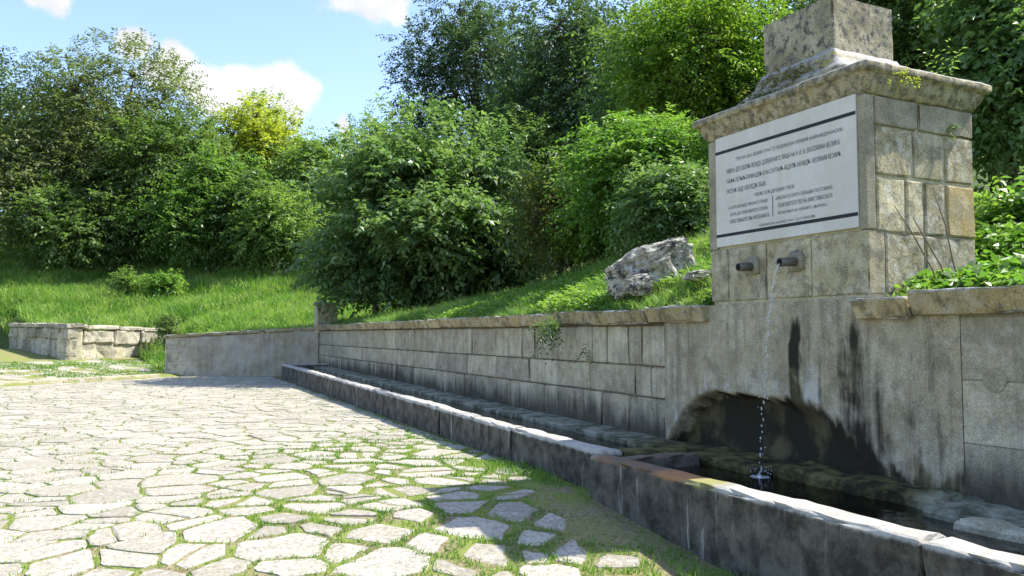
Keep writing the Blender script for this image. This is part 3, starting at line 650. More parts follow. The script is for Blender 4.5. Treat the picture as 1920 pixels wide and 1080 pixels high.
while True:
    t += rs.uniform(.005, .012); p = traj(t)
    if p.z < .25: break
    parts.append(drop(p+Vector((rs.gauss(0, .006), rs.gauss(0, .006), 0)), rs.uniform(.005, .0095), rs.uniform(1.2, 2.6)))
for i in range(14): parts.append(drop(traj(rs.uniform(.25, .6))+Vector((rs.gauss(0, .05), rs.gauss(0, .07), 0)), rs.uniform(.004, .007), 1.2))
under(link('stream', pyd(*cat(parts), True), M_fall), ws)['kind'] = 'stuff'; pe = traj(t); pe.z = .235
V_ = []; n = 26
for a, (r_, z) in enumerate(((.0, .03), (.010, .018), (.02, .002), (.035, .005), (.05, .001), (.068, .003), (.085, .0))):
    for b in range(n): an = 2*math.pi*b/n; V_.append((pe.x+r_*math.cos(an), pe.y+r_*math.sin(an), pe.z+z+rs.uniform(0, .006)))
F_ = [[a*n+b, a*n+(b+1) % n, (a+1)*n+(b+1) % n, (a+1)*n+b] for a in range(6) for b in range(n)]
V2, F2 = cat([(V_, F_)]+[drop(pe+Vector((rs.gauss(0, .05), rs.gauss(0, .05), rs.uniform(.01, .08))), rs.uniform(.003, .008), 1.1) for _ in range(26)])
under(link('splash', pyd(V2, F2, True), M_fall), ws)

# ------------------------------------------------------------------ return wall, corner post, rubble wall
rw = empty('return_wall', (W2[0], W2[1], 0)); tag(rw, 'patchy grey rendered wall closing the far end of the square', 'wall')
rd = np.array((W1[0]-W2[0], W1[1]-W2[1])); rL = np.linalg.norm(rd); rd /= rL; rn = np.array((rd[1], -rd[0]))   # rn points to the square
if rn[1] > 0: rn = -rn
def ret(name, a, b, o0, o1, z0, z1, mat, s_, slope=.056, res=.25, chip=.08, amp=.012):
    V_, F_ = rough_box((a, b, o0, o1, z0, z1), res, .025, amp, 3, s_, chip); zm = (z0+z1)/2
    out = []
    for v in V_: out.append((W2[0]+rd[0]*v[0]-rn[0]*v[1], W2[1]+rd[1]*v[0]-rn[1]*v[1], v[2]+(slope*v[0] if v[2] > zm or z0 > .5 else 0)))
    o = link(name, pyd(out, F_), mat); return under(o, rw)
ret('wall_body', 0, rL-.02, 0, .4, -.2, 1.34, M_ret, 3.)
a = -.03
for k, ln in enumerate((1.35, .9, 1.25, 1., .95)): ret('coping_stone', a, a+ln-.012, -.05, .44, 1.345, 1.46, M_cope, 30+k*4, res=.2); a += ln
for k, (a, z0, ln, hh) in enumerate(((.02, .0, .75, .46), (.02, .48, .6, .42), (.02, .92, .7, .38))): ret('quoin_stone', a, a+ln, -.014, .2, z0, z0+hh, M_rub, 50+k*3, 0, .25)
post = empty('corner_post', (W1[0], W1[1], 1.7)); tag(post, 'short squat stone post standing on the far wall corner', 'post')
V_, F_ = rough_box((6.22, 6.95, 28.5, 29.0, 1.5, 2.50), .18, .03, .02, 4, 3., .1); part('shaft', (V_, F_), M_mon, post)
V_, F_ = rough_box((6.17, 7.0, 28.45, 29.05, 2.505, 2.63), .18, .03, .02, 4, 5., .1); part('cap', (V_, F_), M_cope, post)
rub = empty('rubble_wall', (R1[0], R1[1], .4)); tag(rub, 'low rough stone wall across the path at the left', 'wall')
def rubble(A, B, n_long, zt0, zt1, seed):
    rr = random.Random(seed); A = np.array(A); B = np.array(B); d = B-A; L_ = np.linalg.norm(d); d /= L_; nb = np.array((-d[1], d[0]))
    if nb[1] < 0: nb = -nb
    def piece(name, a, b, o0, o1, z0, z1, amp, mat, s_, r=.07, flat=False):
        V_, F_ = rough_box((a, b, o0, o1, z0, z1), .2 if not flat else .3, r, amp, 2.5, s_, .12)
        V_ = [(A[0]+d[0]*v[0]+nb[0]*v[1], A[1]+d[1]*v[0]+nb[1]*v[1], v[2]) for v in V_]
        if d[0] < 0: F_ = [f[::-1] for f in F_]
        under(link(name, pyd(V_, F_), mat), rub)
    base = float(G(A[0], A[1])); zt = lambda s: zt0+(zt1-zt0)*s/L_
    piece('core', .04, L_-.03, .05, .6, base-.5, min(zt0, zt1)-.16, .02, M_mort, 1., .05, True)
    nrow = 2
    for row in range(nrow):
        s = 0.
        while s < L_-.1:
            ln = min(rr.uniform(.7, 1.7), L_-s); h0 = base-.25 if row == 0 else base+.02+(zt(s)-.16-base)*row/nrow; h1 = base+(zt(s)-.16-base)*(row+1)/nrow
            piece('rubble_stone', s+.02, s+ln-.02, rr.uniform(-.06, .05), .4, h0+rr.uniform(-.03, .03), h1-.02+rr.uniform(-.05, .03), .06, M_rub, seed+s*3+row*7, .05); s += ln
    s = -.05
    while s < L_:
        ln = min(rr.uniform(.8, 1.5), L_-s+.06); piece('cap_stone', s, s+ln-.015, -.08, .66, zt(s)-.17, zt(s), .03, M_rub, seed+s*5+60, .04); s += ln
rubble(R1, R2, 5, 1.87, 1.70, 5); rubble(R0, R1, 4, 1.98, 1.885, 9)

# ------------------------------------------------------------------ boulders on the bank
def boulder(name, c, size, tilt, seed, label):
    bm = bmesh.new(); bmesh.ops.create_icosphere(bm, subdivisions=5, radius=1.); sv = Vector((0, seed, seed*.7))
    for v in bm.verts:
        p = v.co.copy(); q = Vector([math.copysign(abs(a)**.62, a) for a in p])
        dd = mn.voronoi(p*2.1+sv)[0]; crack = max(0, .12-(dd[1]-dd[0]))
        f = .86+.20*mn.fractal(p*1.6+sv, 1., 2., 3)+.11*mn.ridged_multi_fractal(p*2.6+sv, 1., 2., 4, 1., 2.)*.5+.05*mn.fractal(p*9+sv, 1., 2., 4)-crack*1.1
        w_ = 1-.30*max(0., -q.x)                                   # lower towards the left end
        v.co = Vector((q.x*size[0], q.y*size[1], q.z*size[2]*w_))*f
    rot = Matrix((RV, Vector((sy, cy, 0)), Vector((0, 0, 1)))).transposed().to_4x4()
    bm.transform(Matrix.Translation(c) @ rot @ Matrix.Rotation(-tilt, 4, 'Y'))
    me = bpy.data.meshes.new('m'); bm.to_mesh(me); bm.free()
    return tag(link(name, me, M_rock), label, 'boulder')
p = dep(1217, 500, 11.0); boulder('boulder', (p.x, p.y, p.z-.10), (.66, .42, .40), .30, 3.1, 'big craggy grey boulder on the grass bank left of the monument')
p = dep(1196, 535, 10.3); boulder('boulder', p, (.2, .16, .14), .1, 8.4, 'small grey rock at the foot of the big boulder')
p = dep(1308, 517, 9.6); boulder('boulder', p, (.17, .15, .07), .1, 5.7, 'flat mossy rock in the grass close to the monument')

# ------------------------------------------------------------------ plants
def unit(a): return a/np.maximum(1e-9, np.linalg.norm(a, axis=-1, keepdims=True))
def leaf_quads(P, D_, Nn, ln, wd, fold=.25):
    """P base points, D_ leaf directions, Nn approximate upper normals"""
    S = unit(np.cross(D_, Nn)); U = unit(np.cross(S, D_)); n = len(P); ln = ln[:, None]; wd = wd[:, None]
    mid = P+D_*ln*.45; tip = P+D_*ln-U*ln*.16; l = mid+S*wd*.5+U*wd*fold; r = mid-S*wd*.5+U*wd*fold
    V = np.stack((P, r, tip, l), 1).reshape(-1, 3); F = np.arange(n*4).reshape(n, 4); return V, F
def shoots(rg, base, out, L_, m, droop, leaf, wid, side=.8, down=.35, jit=.3, upb=.25):
    """leafy shoots: base points, outward directions -> leaves in two rows along arching twigs"""
    n = len(base); d = unit(out+rg.normal(0, jit, (n, 3))+np.array((0, 0, upb))); t = (np.arange(m)+.6)/m
    P = base[:, None]+d[:, None]*(L_[:, None, None]*t[None, :, None]); P[..., 2] -= droop*L_[:, None]*t[None]**2
    sd_ = unit(np.cross(d, np.array((0, 0, 1.))+rg.normal(0, .25, (n, 3))))
    sg = np.where(np.arange(m) % 2 == 0, 1., -1.)
    D_ = d[:, None]*.55+sd_[:, None]*(side*sg)[None, :, None]+rg.normal(0, .28, (n, m, 3)); D_[..., 2] -= down
    Nn = np.array((0, 0, 1.))+rg.normal(0, .35, (n, m, 3))
    k = n*m; ll = leaf*rg.uniform(.65, 1.25, k); return leaf_quads(P.reshape(-1, 3), unit(D_.reshape(-1, 3)), Nn.reshape(-1, 3), ll, ll*wid*rg.uniform(.8, 1.2, k))
def in_lobes(rg, lobes, n, core=.25, pw=.45):
    vol = np.array([l[3]*l[4]*l[5] for l in lobes])**.75; k = rg.choice(len(lobes), n, p=vol/vol.sum()); Lb = np.array(lobes)[k]
    d = unit(rg.normal(0, 1, (n, 3))+np.array((0, 0, .22))); r = core+(1-core)*rg.random(n)**pw
    w_ = 1+.22*np.sin(d[:, 0]*5+k)*np.cos(d[:, 1]*4+k*2)+.13*np.sin(d[:, 2]*9+k*3)
    return Lb[:, :3]+d*Lb[:, 3:6]*(r*w_)[:, None], d*Lb[:, 3:6]/Lb[:, 3:6].max(1, keepdims=True)
def bough(a, b, sag, r0, r1, sides=5, n=5, rr=None):
    a = Vector(a); b = Vector(b); P = []
    for i in range(n+1):
        t = i/n; p = a.lerp(b, t); p.z += sag*4*t*(1-t)*(a-b).length*.25
        if rr and 0 < i < n: p += Vector((rr.gauss(0, .02), rr.gauss(0, .02), rr.gauss(0, .01)))*(a-b).length
        P.append(p)
    return tube(P, [r0+(r1-r0)*i/n for i in range(n+1)], sides)
NLEAF = [0]
def tree(name, label, cat_, px, Dp, ytop, hw, mat, seed, leaf=.28, n=1500, m=9, wid=.5, bottom=.12, nl=9, L_=1.1, droop=.35, down=.35, squash=1., lob=.42, depthf=.8, airy=0., trunk=.02, group=None, zb=None, upb=.25, core=.25, topn=0, dome=0.):
    rg = np.random.default_rng(seed); rr = random.Random(seed); x, y = plan(px, Dp); z0 = float(T(x, y)) if zb is None else zb; zt = dep(px, ytop, Dp).z; H = max(.4, zt-z0); Rr = hw*Dp/FPX
    root = empty(name, (x, y, z0)); tag(root, label, cat_, group); zc = z0+H*(bottom+1)/2; hz = H*(1-bottom)/2
    # lobes over an ellipsoid
    lobes = [(x, y, zc, Rr*.62, Rr*.62*depthf, hz*.66)]
    for i in range(nl):
        th = 2.4*i+rr.uniform(-.4, .4); el = -0.75+1.6*((i+.5)/nl)+rr.uniform(-.12, .12); el = max(-.9, min(.97, el)); c = math.sqrt(1-el*el); k = lob*rr.uniform(.75, 1.25)
        lobes.append((x+Rr*(1-k*.8)*c*math.cos(th), y+Rr*depthf*(1-k*.8)*c*math.sin(th), zc+hz*(1-k*.7)*el, Rr*k, Rr*k*depthf, min(Rr*k*squash, hz*k*1.1)))
    if dome:
        def dm_(l):
            e_ = max(0., (l[2]-zc)/hz); f = 1-dome*e_; return (x+(l[0]-x)*f, y+(l[1]-y)*f, l[2], l[3]*(1-.4*dome*e_), l[4]*(1-.4*dome*e_), l[5])
        lobes = [lobes[0][:2]+(zc-hz*.15,)+lobes[0][3:]]+[dm_(l) for l in lobes[1:]]
    base, out = in_lobes(rg, lobes, n, core)
    zz = np.maximum(base[:, 2], T(base[:, 0], base[:, 1])+.15); base[:, 2] = zz
    if airy: 
        kp = (np.sin(base[:, 0]*2.1+seed)*np.sin(base[:, 1]*1.9)*np.sin(base[:, 2]*2.3+1.)+rg.uniform(-.4, .4, n)) > -1+airy; base, out = base[kp], out[kp]
    if topn:   # upright shoots breaking the outline
        th = rg.uniform(0, 2*np.pi, topn); q = np.sqrt(rg.random(topn))*.8
        tp = np.stack((x+Rr*q*np.cos(th), y+Rr*depthf*q*np.sin(th), zc+hz*np.sqrt(1-q*q)*.93), 1); base = np.concatenate((base, tp)); out = np.concatenate((out, np.tile((0, 0, 1.2), (topn, 1))))
    Ls = L_*rg.uniform(.6, 1.3, len(base)); V, F = shoots(rg, base, out, Ls, m, droop, leaf, wid, down=down, upb=upb); NLEAF[0] += len(F)
    under(link('crown', npm(V, F), mat), root)
    tb = []; rt = max(.05, H*trunk); top = (x+rr.gauss(0, .03)*H, y, z0+H*.8)
    tb.append(bough((x, y, z0-.3), top, 0, rt, rt*.2, 7, 7, rr))
    for lb in lobes[1:]:
        f = rr.uniform(.2, .6); a = Vector((x, y, z0-.3)).lerp(Vector(top), f); tb.append(bough(a, lb[:3], .25, rt*(1-f)*.55, rt*.12, 5, 5, rr))
    pick = rg.choice(len(base), min(len(base), 110), replace=False)
    for i in pick:
        b_ = Vector(base[i]); l = min(lobes, key=lambda q: (Vector(q[:3])-b_).length); tb.append(bough(l[:3], b_, .15, rt*.10+.006, .006, 3, 3, rr))
    V_, F_ = cat(tb); under(link('trunk', pyd(V_, F_, True), M_bark), root); return root

# wood on the left, behind the meadow
tree('locust_tree', 'tall feathery locust tree at the left edge, bluish against the sky', 'tree', -25, 50, 40, 150, L_blue, 1, .27, 2000, 10, .42, .15, 10, 1.5, .5, airy=.22, core=.3)
tree('locust_tree', 'tall airy olive locust tree with ragged top rising into the sky', 'tree', 215, 50, 62, 150, L_locust, 2, .26, 2100, 11, .40, .22, 11, 1.6, .45, airy=.30, core=.3, topn=60)
tree('broad_tree', 'olive green drooping tree filling the left of the wood', 'tree', 70, 48, 225, 175, L_locust, 3, .25, 2600, 10, .42, .02, 11, 1.4, .7, down=.6)
tree('broad_tree', 'dark green tree in the wood standing right of the olive one', 'tree', 300, 49, 205, 140, L_dark, 4, .27, 2300, 9, .55, .02, 11, 1.1)
tree('broad_tree', 'mid green tree just below and left of the yellow crown', 'tree', 415, 47, 262, 95, L_mid, 5, .26, 1700, 9, .55, .02, 9, 1.0)
tree('yellow_tree', 'bright yellow leaved tree crown in the wood', 'tree', 478, 56, 190, 88, L_yel, 6, .27, 1100, 9, .6, .45, 8, .9, lob=.5)
tree('thin_tree', 'thin pale twiggy tree above and right of the yellow crown', 'tree', 500, 62, 168, 75, L_pale, 7, .24, 500, 7, .5, .2, 8, 1.2, airy=.45, topn=40)
tree('pale_tree', 'pale green tree between the yellow crown and the round bush', 'tree', 590, 50, 240, 85, L_pale, 8, .24, 1700, 9, .55, .05, 9, 1.0)
tree('broad_tree', 'dark green tree under the yellow crown', 'tree', 475, 46, 325, 80, L_dark, 9, .26, 1400, 9, .55, .02, 8, .9)
tree('pale_tree', 'light green leafy tree at the wood edge left of the round bush', 'tree', 520, 45, 345, 85, L_pale, 10, .22, 1500, 9, .55, .0, 9, .9)
tree('broad_tree', 'dark low tree at the foot of the wood near the left edge', 'tree', 150, 46, 345, 125, L_dark, 11, .25, 1700, 9, .55, .0, 10, 1.0)
tree('broad_tree', 'lighter green low tree at the wood foot right of centre', 'tree', 345, 46, 330, 95, L_mid, 12, .23, 1500, 9, .5, .0, 9, 1.0)
tree('broad_tree', 'dark background tree closing the gap behind the locust trees', 'tree', 130, 60, 175, 190, L_dark, 13, .36, 1700, 9, .6, .02, 10, 1.4)
tree('broad_tree', 'dark background tree behind the mid green wood', 'tree', 390, 62, 245, 170, L_dark, 14, .36, 1500, 9, .6, .02, 10, 1.4)
tree('meadow_shrub', 'bright green shrub at the edge of the meadow before the wood', 'shrub', 300, 41, 516, 42, L_weed, 15, .17, 420, 8, .5, .0, 6, .55)
tree('meadow_shrub', 'grey green thistly shrub left of the bright meadow shrub', 'shrub', 238, 41, 508, 24, L_pale, 16, .15, 300, 8, .4, .0, 5, .55, topn=10)
tree('meadow_shrub', 'small dark shrub on the meadow above the path end', 'shrub', 316, 33, 578, 20, L_dark, 17, .11, 220, 7, .55, .0, 5, .3)

# round bush behind the wall corner, with pointed drooping leaves
tree('round_bush', 'large round bush with glossy pointed drooping leaves behind the long wall', 'bush', 806, 27.5, 203, 230, L_bush, 20, .235, 4700, 10, .52, -.10, 30, .95, .30, .38, .42, .30, .85, 0, .012, None, None, .30, .35, 120, dome=.5)
tree('thin_tree', 'slender pale sapling rising just behind the round bush', 'tree', 705, 31, 196, 60, L_pale, 21, .13, 420, 8, .45, .3, 7, .8, airy=.3, topn=40)

# shrubs and trees on the bank
tree('bank_shrub', 'brownish twiggy shrub between the round bush and the bright shrub', 'shrub', 1055, 19, 285, 92, L_brown, 30, .10, 1500, 10, .45, .0, 9, .7, airy=.15)
tree('bank_shrub', 'bright green arching shrub left of the monument', 'shrub', 1215, 16.5, 238, 150, L_weed, 31, .12, 2600, 11, .42, .05, 11, .75, .5, airy=.08, topn=60)
tree('bank_shrub', 'dark green shrub touching the left side of the monument', 'shrub', 1275, 14.5, 322, 95, L_bush, 32, .12, 1400, 11, .38, .0, 8, .6)
tree('bank_shrub', 'yellowish green low shrub in front of the brownish one', 'shrub', 1118, 18, 352, 55, L_lime, 33, .10, 700, 9, .5, .1, 7, .5)
tree('tall_tree', 'tall dark bluish tree with open crown left of the wooded gap', 'tree', 885, 62, -60, 150, L_blue, 34, .30, 3600, 10, .45, .12, 13, 1.2, airy=.12, core=.2)
tree('tall_tree', 'very tall dark tree standing in the middle of the upper edge', 'tree', 1095, 48, -60, 195, L_blue, 35, .27, 5200, 10, .5, .0, 13, 1.1)
tree('pale_tree', 'pale tree in the gap between the two tall dark trees', 'tree', 1020, 60, 10, 90, L_mid, 36, .28, 1300, 9, .5, .1, 9, 1.0, airy=.15)
tree('lime_tree', 'yellow green leafy tree left of the monument top', 'tree', 1335, 21, -60, 165, L_lime, 37, .13, 3600, 10, .55, .25, 12, .9, airy=.12)
tree('broad_tree', 'shaded dark tree behind the bright arching shrub', 'tree', 1000, 44, 185, 130, L_dark, 38, .24, 2200, 9, .5, .0, 10, 1.0)
tree('broad_tree', 'dark tree directly behind the yellow green leafy tree', 'tree', 1300, 28, -60, 200, L_dark, 39, .21, 2600, 9, .5, .0, 12, 1.2)
tree('broad_tree', 'dark trunked tree right behind the monument top block', 'tree', 1705, 17, -190, 170, L_dark, 40, .13, 2700, 10, .55, .25, 12, .9, airy=.10, trunk=.028)
tree('bright_tree', 'large leaved bright green tree at the upper right corner', 'tree', 1905, 14.5, -120, 110, L_bush, 41, .15, 1900, 9, .75, .12, 10, .8)
tree('broad_tree', 'deep green tree filling the gap behind the monument', 'tree', 1560, 25, -120, 190, L_dark, 42, .19, 2400, 9, .5, .0, 12, 1.1)
tree('broad_tree', 'dark tree beyond the upper right corner tree', 'tree', 1880, 24, -160, 230, L_dark, 43, .2, 2600, 9, .55, .0, 12, 1.1)
tree('bank_shrub', 'leafy green shrub right of the monument under the corner tree', 'shrub', 1930, 8.6, 375, 95, L_weed, 44, .10, 1100, 9, .6, .0, 8, .45)
tree('broad_tree', 'dark background tree far behind the round bush', 'tree', 740, 66, 228, 150, L_mid, 45, .34, 1400, 9, .6, .0, 10, 1.3)

# ------------------------------------------------------------------ grass and weeds
def blades(rg, P, h, wd, lean=.45):
    n = len(P); th = rg.uniform(0, 2*np.pi, n); s = np.stack((np.cos(th), np.sin(th), np.zeros(n)), 1); a2 = rg.uniform(0, 2*np.pi, n); l = rg.uniform(.05, lean, n)
    ln = np.stack((np.cos(a2)*l, np.sin(a2)*l, np.zeros(n)), 1); up = np.array((0, 0, 1.)); h = h[:, None]; w2 = wd[:, None]*.5
    m = P+(up+ln*.5)*h*.55; t = P+(up*(1-.25*l[:, None])+ln*1.4)*h
    V = np.stack((P-s*w2, P+s*w2, m+s*w2*.75, m-s*w2*.75, t), 1).reshape(-1, 3)
    b = np.arange(n)[:, None]*5; F = np.concatenate((b+np.array((0, 1, 2)), b+np.array((0, 2, 3)), b+np.array((3, 2, 4))), 1).reshape(-1, 3); return V, F
rg = np.random.default_rng(99)
# bank
n = 260000; y = 4.0+26*rg.random(n)**1.5; u = .12+7.5*rg.random(n)**1.25; x = xw(y)+u
k = ~((x < 7.05) & (y > 4.6) & (y < 6.72)); x, y, u = x[k], y[k], u[k]
pat = .5+.5*np.sin(x*1.9+np.sin(y*1.3)*2)*np.sin(y*1.7+x*.6); tf_ = .5+.5*np.sin(x*7.1+2*np.sin(y*4.3))*np.sin(y*6.3+1.5*np.sin(x*5.)); hh = (.04+.13*rg.random(len(x))**1.5)*(.6+.7*pat)*(.55+.8*tf_)*(1+.4*(y > 16))*np.where(u < .5, .75, 1)
P = np.stack((x, y, T(x, y)-.01), 1); V, F = blades(rg, P, hh*1.45, .010+.014*rg.random(len(x)), .9)
tag(link('bank_grass', npm(V, F), L_grass), 'short green grass covering the bank behind the long wall', 'grass', None, 'stuff')
n = 60000; y = 5.+17*rg.random(n)**1.3; u = .2+5*rg.random(n)**1.3; x = xw(y)+u; k = (np.sin(x*2.3+1)*np.sin(y*1.4+x) > -.1) & ~((x < 7.1) & (y < 6.75)); x, y = x[k], y[k]
P = np.stack((x, y, T(x, y)+.02+.16*rg.random(len(x))**2), 1); D_ = unit(np.stack((rg.normal(0, 1, len(x)), rg.normal(0, 1, len(x)), rg.uniform(-.1, .7, len(x))), 1))
V, F = leaf_quads(P, D_, np.array((0, 0, 1.))+rg.normal(0, .3, P.shape), .06+.06*rg.random(len(x)), .03+.03*rg.random(len(x)))
tag(link('bank_weeds', npm(V, F), L_weed), 'low broad leaved weeds scattered through the bank grass', 'weeds', None, 'stuff')
# leafy cover right of the monument
n = 28000; x = 5.9+3.6*rg.random(n)**1.2; y = 1.+4.*rg.random(n); k = ~((x < 7.05) & (y > 4.62)); x, y = x[k], y[k]; hump = .15+.50*np.clip((x-5.9)/1.6, 0, 1)*(.6+.4*np.sin(x*3+y*2.))
P = np.stack((x, y, T(x, y)+hump*rg.random(len(x))**.6), 1); D_ = unit(np.stack((rg.normal(-.3, 1, len(x)), rg.normal(0, 1, len(x)), rg.uniform(-.3, .6, len(x))), 1))
V, F = leaf_quads(P, D_, np.array((0, 0, 1.))+rg.normal(0, .4, P.shape), .07+.06*rg.random(len(x)), .045+.035*rg.random(len(x)))
tag(link('leafy_ground_cover', npm(V, F), L_weed), 'dense leafy ground cover behind the right coping stones', 'ground cover', None, 'stuff')
# meadow
n = 190000; px_ = rg.uniform(-160, 760, n); Dp = 28.3+26*rg.random(n)**.85; x = Dp*sy+Dp*(px_-960)/FPX*cy; y = Dp*cy-Dp*(px_-960)/FPX*sy
v = (x-W1[0])*.40+(y-W1[1])*.917; rx, ry = R2[0]-R1[0], R2[1]-R1[1]; beh = ((y-R1[1])*rx-(x-R1[0])*ry)/math.hypot(rx, ry)
r0x, r0y = R1[0]-R0[0], R1[1]-R0[1]; beh0 = ((y-R0[1])*r0x-(x-R0[0])*r0y)/math.hypot(r0x, r0y)
slope_ = ((x-W2[0])*(RF[1]-W2[1])-(y-W2[1])*(RF[0]-W2[0]))/math.hypot(RF[0]-W2[0], RF[1]-W2[1])
k = (v > .45) & (((beh > .5) & (beh0 > .5)) | (slope_ > .0)); k &= ~((beh < .7) & (beh > -.15) & (slope_ < 1.2)); x, y, v = x[k], y[k], v[k]
pat = .5+.5*np.sin(x*.9+np.sin(y*.7)*2)*np.sin(y*.8+x*.3); hh = (.16+.42*rg.random(len(x))**2)*(.5+.9*pat)*np.clip(v/4, .35, 1.35)
P = np.stack((x, y, T(x, y)-.02), 1); V, F = blades(rg, P, hh, .022+.036*rg.random(len(x)), .8)
tag(link('meadow_grass', npm(V, F), L_mead), 'tall bright meadow grass in front of the left wood', 'grass', None, 'stuff')
# grass growing in the joints
n = 330000; y = 2.6+27.*rg.random(n)**1.75; x = -4.5+8.9*rg.random(n); x, y = x[(k := (x < 3.93+.034*np.maximum(0, y-6.8)+.14*(y > 6.45)) & (KN[0]*x+KN[1]*y < KC-.1) & (x > -2.2-.1*y))], y[k]
od = np.argsort(y); x, y = x[od], y[od]; keep = np.zeros(len(x), bool); hgt = np.zeros(len(x))
for a in range(0, len(x), 4000):
    q = np.stack((x[a:a+4000], y[a:a+4000]), 1); lo_, hi_ = q[:, 1].min()-1.2, q[:, 1].max()+1.2; sel = (SEED[:, 1] > lo_) & (SEED[:, 1] < hi_); SS = SEED[sel]; WS = WGT[sel]
    d2 = (q[:, :1]-SS[None, :, 0])**2+(q[:, 1:]-SS[None, :, 1])**2-WS[None]; i2 = np.argpartition(d2, 1, 1)[:, :2]; r_ = np.arange(len(q))
    d_a, d_b = d2[r_, i2[:, 0]], d2[r_, i2[:, 1]]; sep_ = np.linalg.norm(SS[i2[:, 0]]-SS[i2[:, 1]], axis=1); bd = np.abs(d_a-d_b)/(2*sep_)
    g = (.011+.031*np.clip((q[:, 0]-.2)/2, 0, 1)*np.clip((13-q[:, 1])/4, 0, 1)+.006*np.clip((9-q[:, 1])/4, 0, 1))*1.25
    lush = .5+.5*np.sin(q[:, 0]*1.3+1.+np.sin(q[:, 1]*.9)*1.6)*np.sin(q[:, 1]*.8+q[:, 0]*.5+.6); zone = np.clip((q[:, 0]-.3)/1.6, 0, 1)*np.clip((13.-q[:, 1])/4., 0, 1)
    br = np.array([bare(*p_) for p_ in q]); edge = q[:, 0] > 3.75+.034*np.maximum(0, q[:, 1]-6.8)
    pr = np.where(bd < g, np.clip(.45+.5*lush+.5*zone, 0, 1), 0); pr = np.where(br, np.where(lush > .4, .8, .12), pr); pr = np.where(edge & (q[:, 1] > 6.5), np.maximum(pr, .35*lush), pr)
    keep[a:a+4000] = rg.random(len(q)) < pr; hgt[a:a+4000] = .024+.034*lush*(.4+.6*zone)+.035*br*(lush > .6)
x, y, hgt = x[keep], y[keep], hgt[keep]; xy_ = np.array([warp(p_) for p_ in zip(x, y)]); x, y = xy_[:, 0], xy_[:, 1]; P = np.stack((x, y, G(x, y)-.008), 1); V, F = blades(rg, P, hgt*rg.uniform(.6, 1.5, len(x)), .006+.008*rg.random(len(x)), .9)
tag(link('joint_grass', npm(V, F), L_gap), 'short grass growing in the joints between the flagstones', 'grass', None, 'stuff')
# grass on the path behind the kerb
n = 26000; px_ = rg.uniform(-120, 330, n); Dp = 25+12*rg.random(n); x = Dp*sy+Dp*(px_-960)/FPX*cy; y = Dp*cy-Dp*(px_-960)/FPX*sy
k = (KN[0]*x+KN[1]*y > KC+.2) & (slope_ if False else np.ones(n, bool)) & (((y-R1[1])*rx-(x-R1[0])*ry)/math.hypot(rx, ry) < -.05) & ((x-W2[0]) < -.1) & (np.sin(x*2.+1.)*np.sin(y*1.5+x) > -.25)
x, y = x[k], y[k]; P = np.stack((x, y, G(x, y)-.01), 1); V, F = blades(rg, P, .03+.06*rg.random(len(x)), .02+.02*rg.random(len(x)), .8)
tag(link('path_grass', npm(V, F), L_gap), 'patchy grass on the path in front of the rough stone wall', 'grass', None, 'stuff')

# small plants on the stonework
def tuft(name, label, c, nsh, L_, leaf, mat, seed, dirv=(0, 0, .6), spread=.05, m=8, wid=.45, droop=.5, cat_='plant', down=.2):
    r_ = np.random.default_rng(seed); base = np.array(c)+r_.normal(0, 1, (nsh, 3))*np.array(spread if isinstance(spread, tuple) else (spread,)*3)
    V, F = shoots(r_, base, np.tile(np.array(dirv, float), (nsh, 1)), L_*r_.uniform(.5, 1.2, nsh), m, droop, leaf, wid, jit=.5, upb=0, down=down)
    root = empty(name, c); tag(root, label, cat_); under(link('leaves', npm(V, F), mat), root); return root
p = onx(1072, 612, 5.74); tuft('hanging_fern', 'dark fern hanging from the coping of the long wall', (p.x-.28, p.y, p.z+.06), 60, .34, .055, L_dark, 5, (-.5, .1, -.5), (.03, .14, .05), 9)
p = onx(1108, 655, 5.66); tuft('wall_weed', 'tiny dark weed rooted in a block joint under the fern', (p.x-.06, p.y, p.z), 7, .13, .04, L_dark, 6, (-.4, .1, -.5), .03)
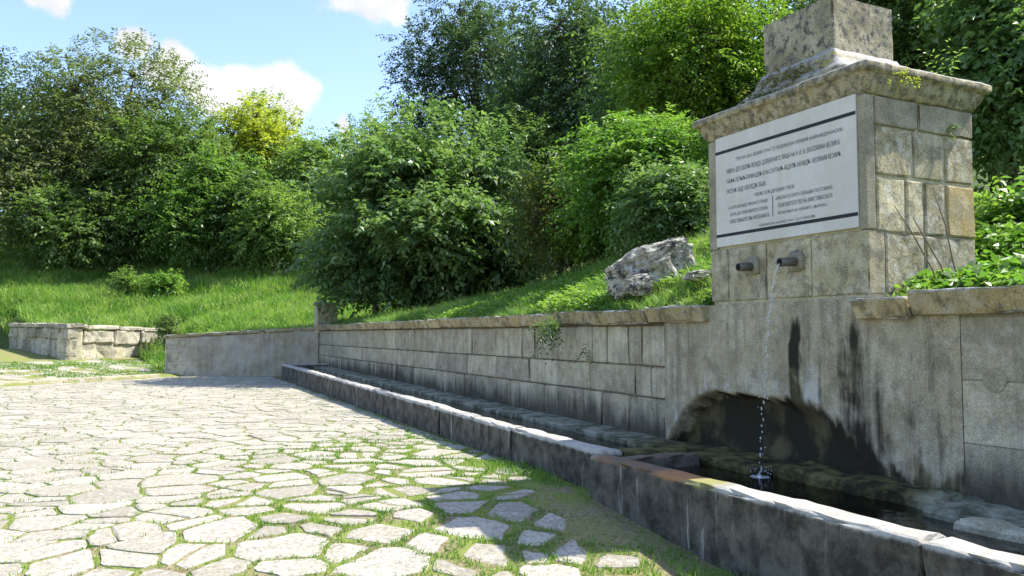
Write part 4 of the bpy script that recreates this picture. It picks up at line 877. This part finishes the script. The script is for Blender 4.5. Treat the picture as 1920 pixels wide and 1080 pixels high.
p = onx(1245, 575, 5.6); tuft('ledge_weed', 'yellowish weed sprouting behind the coping beside the monument', (5.95, 7.0, 1.86), 26, .22, .07, L_lime, 7, (0, 0, .8), (.1, .3, .02))
p = ony(1692, 160, Y0-.13); tuft('cornice_weed', 'yellow flowering weed under the right side of the cornice', (p.x, Y0-.13, 3.67), 12, .11, .03, L_yel, 8, (0, -.5, -.1), (.12, .02, .03))
p = ony(1783, 238, Y0-.02); tuft('cornice_weed', 'tiny lime sprig on the right face below the cornice', (p.x, Y0-.02, p.z), 5, .07, .035, L_lime, 9, (0, -.5, .2), .015)
p = dep(1418, 150, 7.6); tuft('cornice_weed', 'upright pale sprig on the left of the cornice', (5.62, 6.18, 3.80), 4, .34, .035, L_pale, 10, (0, 0, 1.5), .012, 14, .4, 0.)
tuft('cornice_weed', 'upright green sprig on the right rear of the cornice', (6.93, 4.92, 3.80), 5, .45, .05, L_pale, 11, (0, 0, 1.5), .02, 14, .4, 0.)
tuft('moss_cushion', 'ochre moss cushion on the stepped moulding under the top block', (5.78, 5.72, 3.99), 150, .09, .025, L_moss, 12, (-.3, 0, .4), (.04, .24, .05), 6, .6)
tuft('moss_cushion', 'dark green tuft growing on the front of the cornice', (5.62, 5.95, 3.82), 60, .10, .03, L_brown, 13, (-.3, 0, .6), (.03, .12, .01), 6, .5)
tuft('moss_cushion', 'dry reddish tuft on the right side of the cornice', (6.45, 4.80, 3.81), 40, .12, .025, L_brown, 14, (0, -.2, .8), (.25, .03, .005), 6, .3)
for k, (a, b, c) in enumerate((((1748, 505), (1706, 430), (1676, 385)), ((1765, 500), (1730, 440), (1712, 408)), ((1787, 492), (1772, 420), (1748, 352)))):
    P3 = [ony(q[0], q[1], 4.42-.05*i) for i, q in enumerate((a, b, c))]; P3.insert(0, Vector((P3[0].x+.05, 4.35, float(T(P3[0].x, 4.4))-.05)))
    V_, F_ = tube(P3, (.008, .007, .006, .003), 5)
    tag(link('dry_stem', pyd(V_, F_, True), M_twig), ('leftmost', 'middle', 'rightmost')[k]+' of three bare dark stems before the monument side', 'stem')
print('leaves', NLEAF[0], 'stones', len(stones))
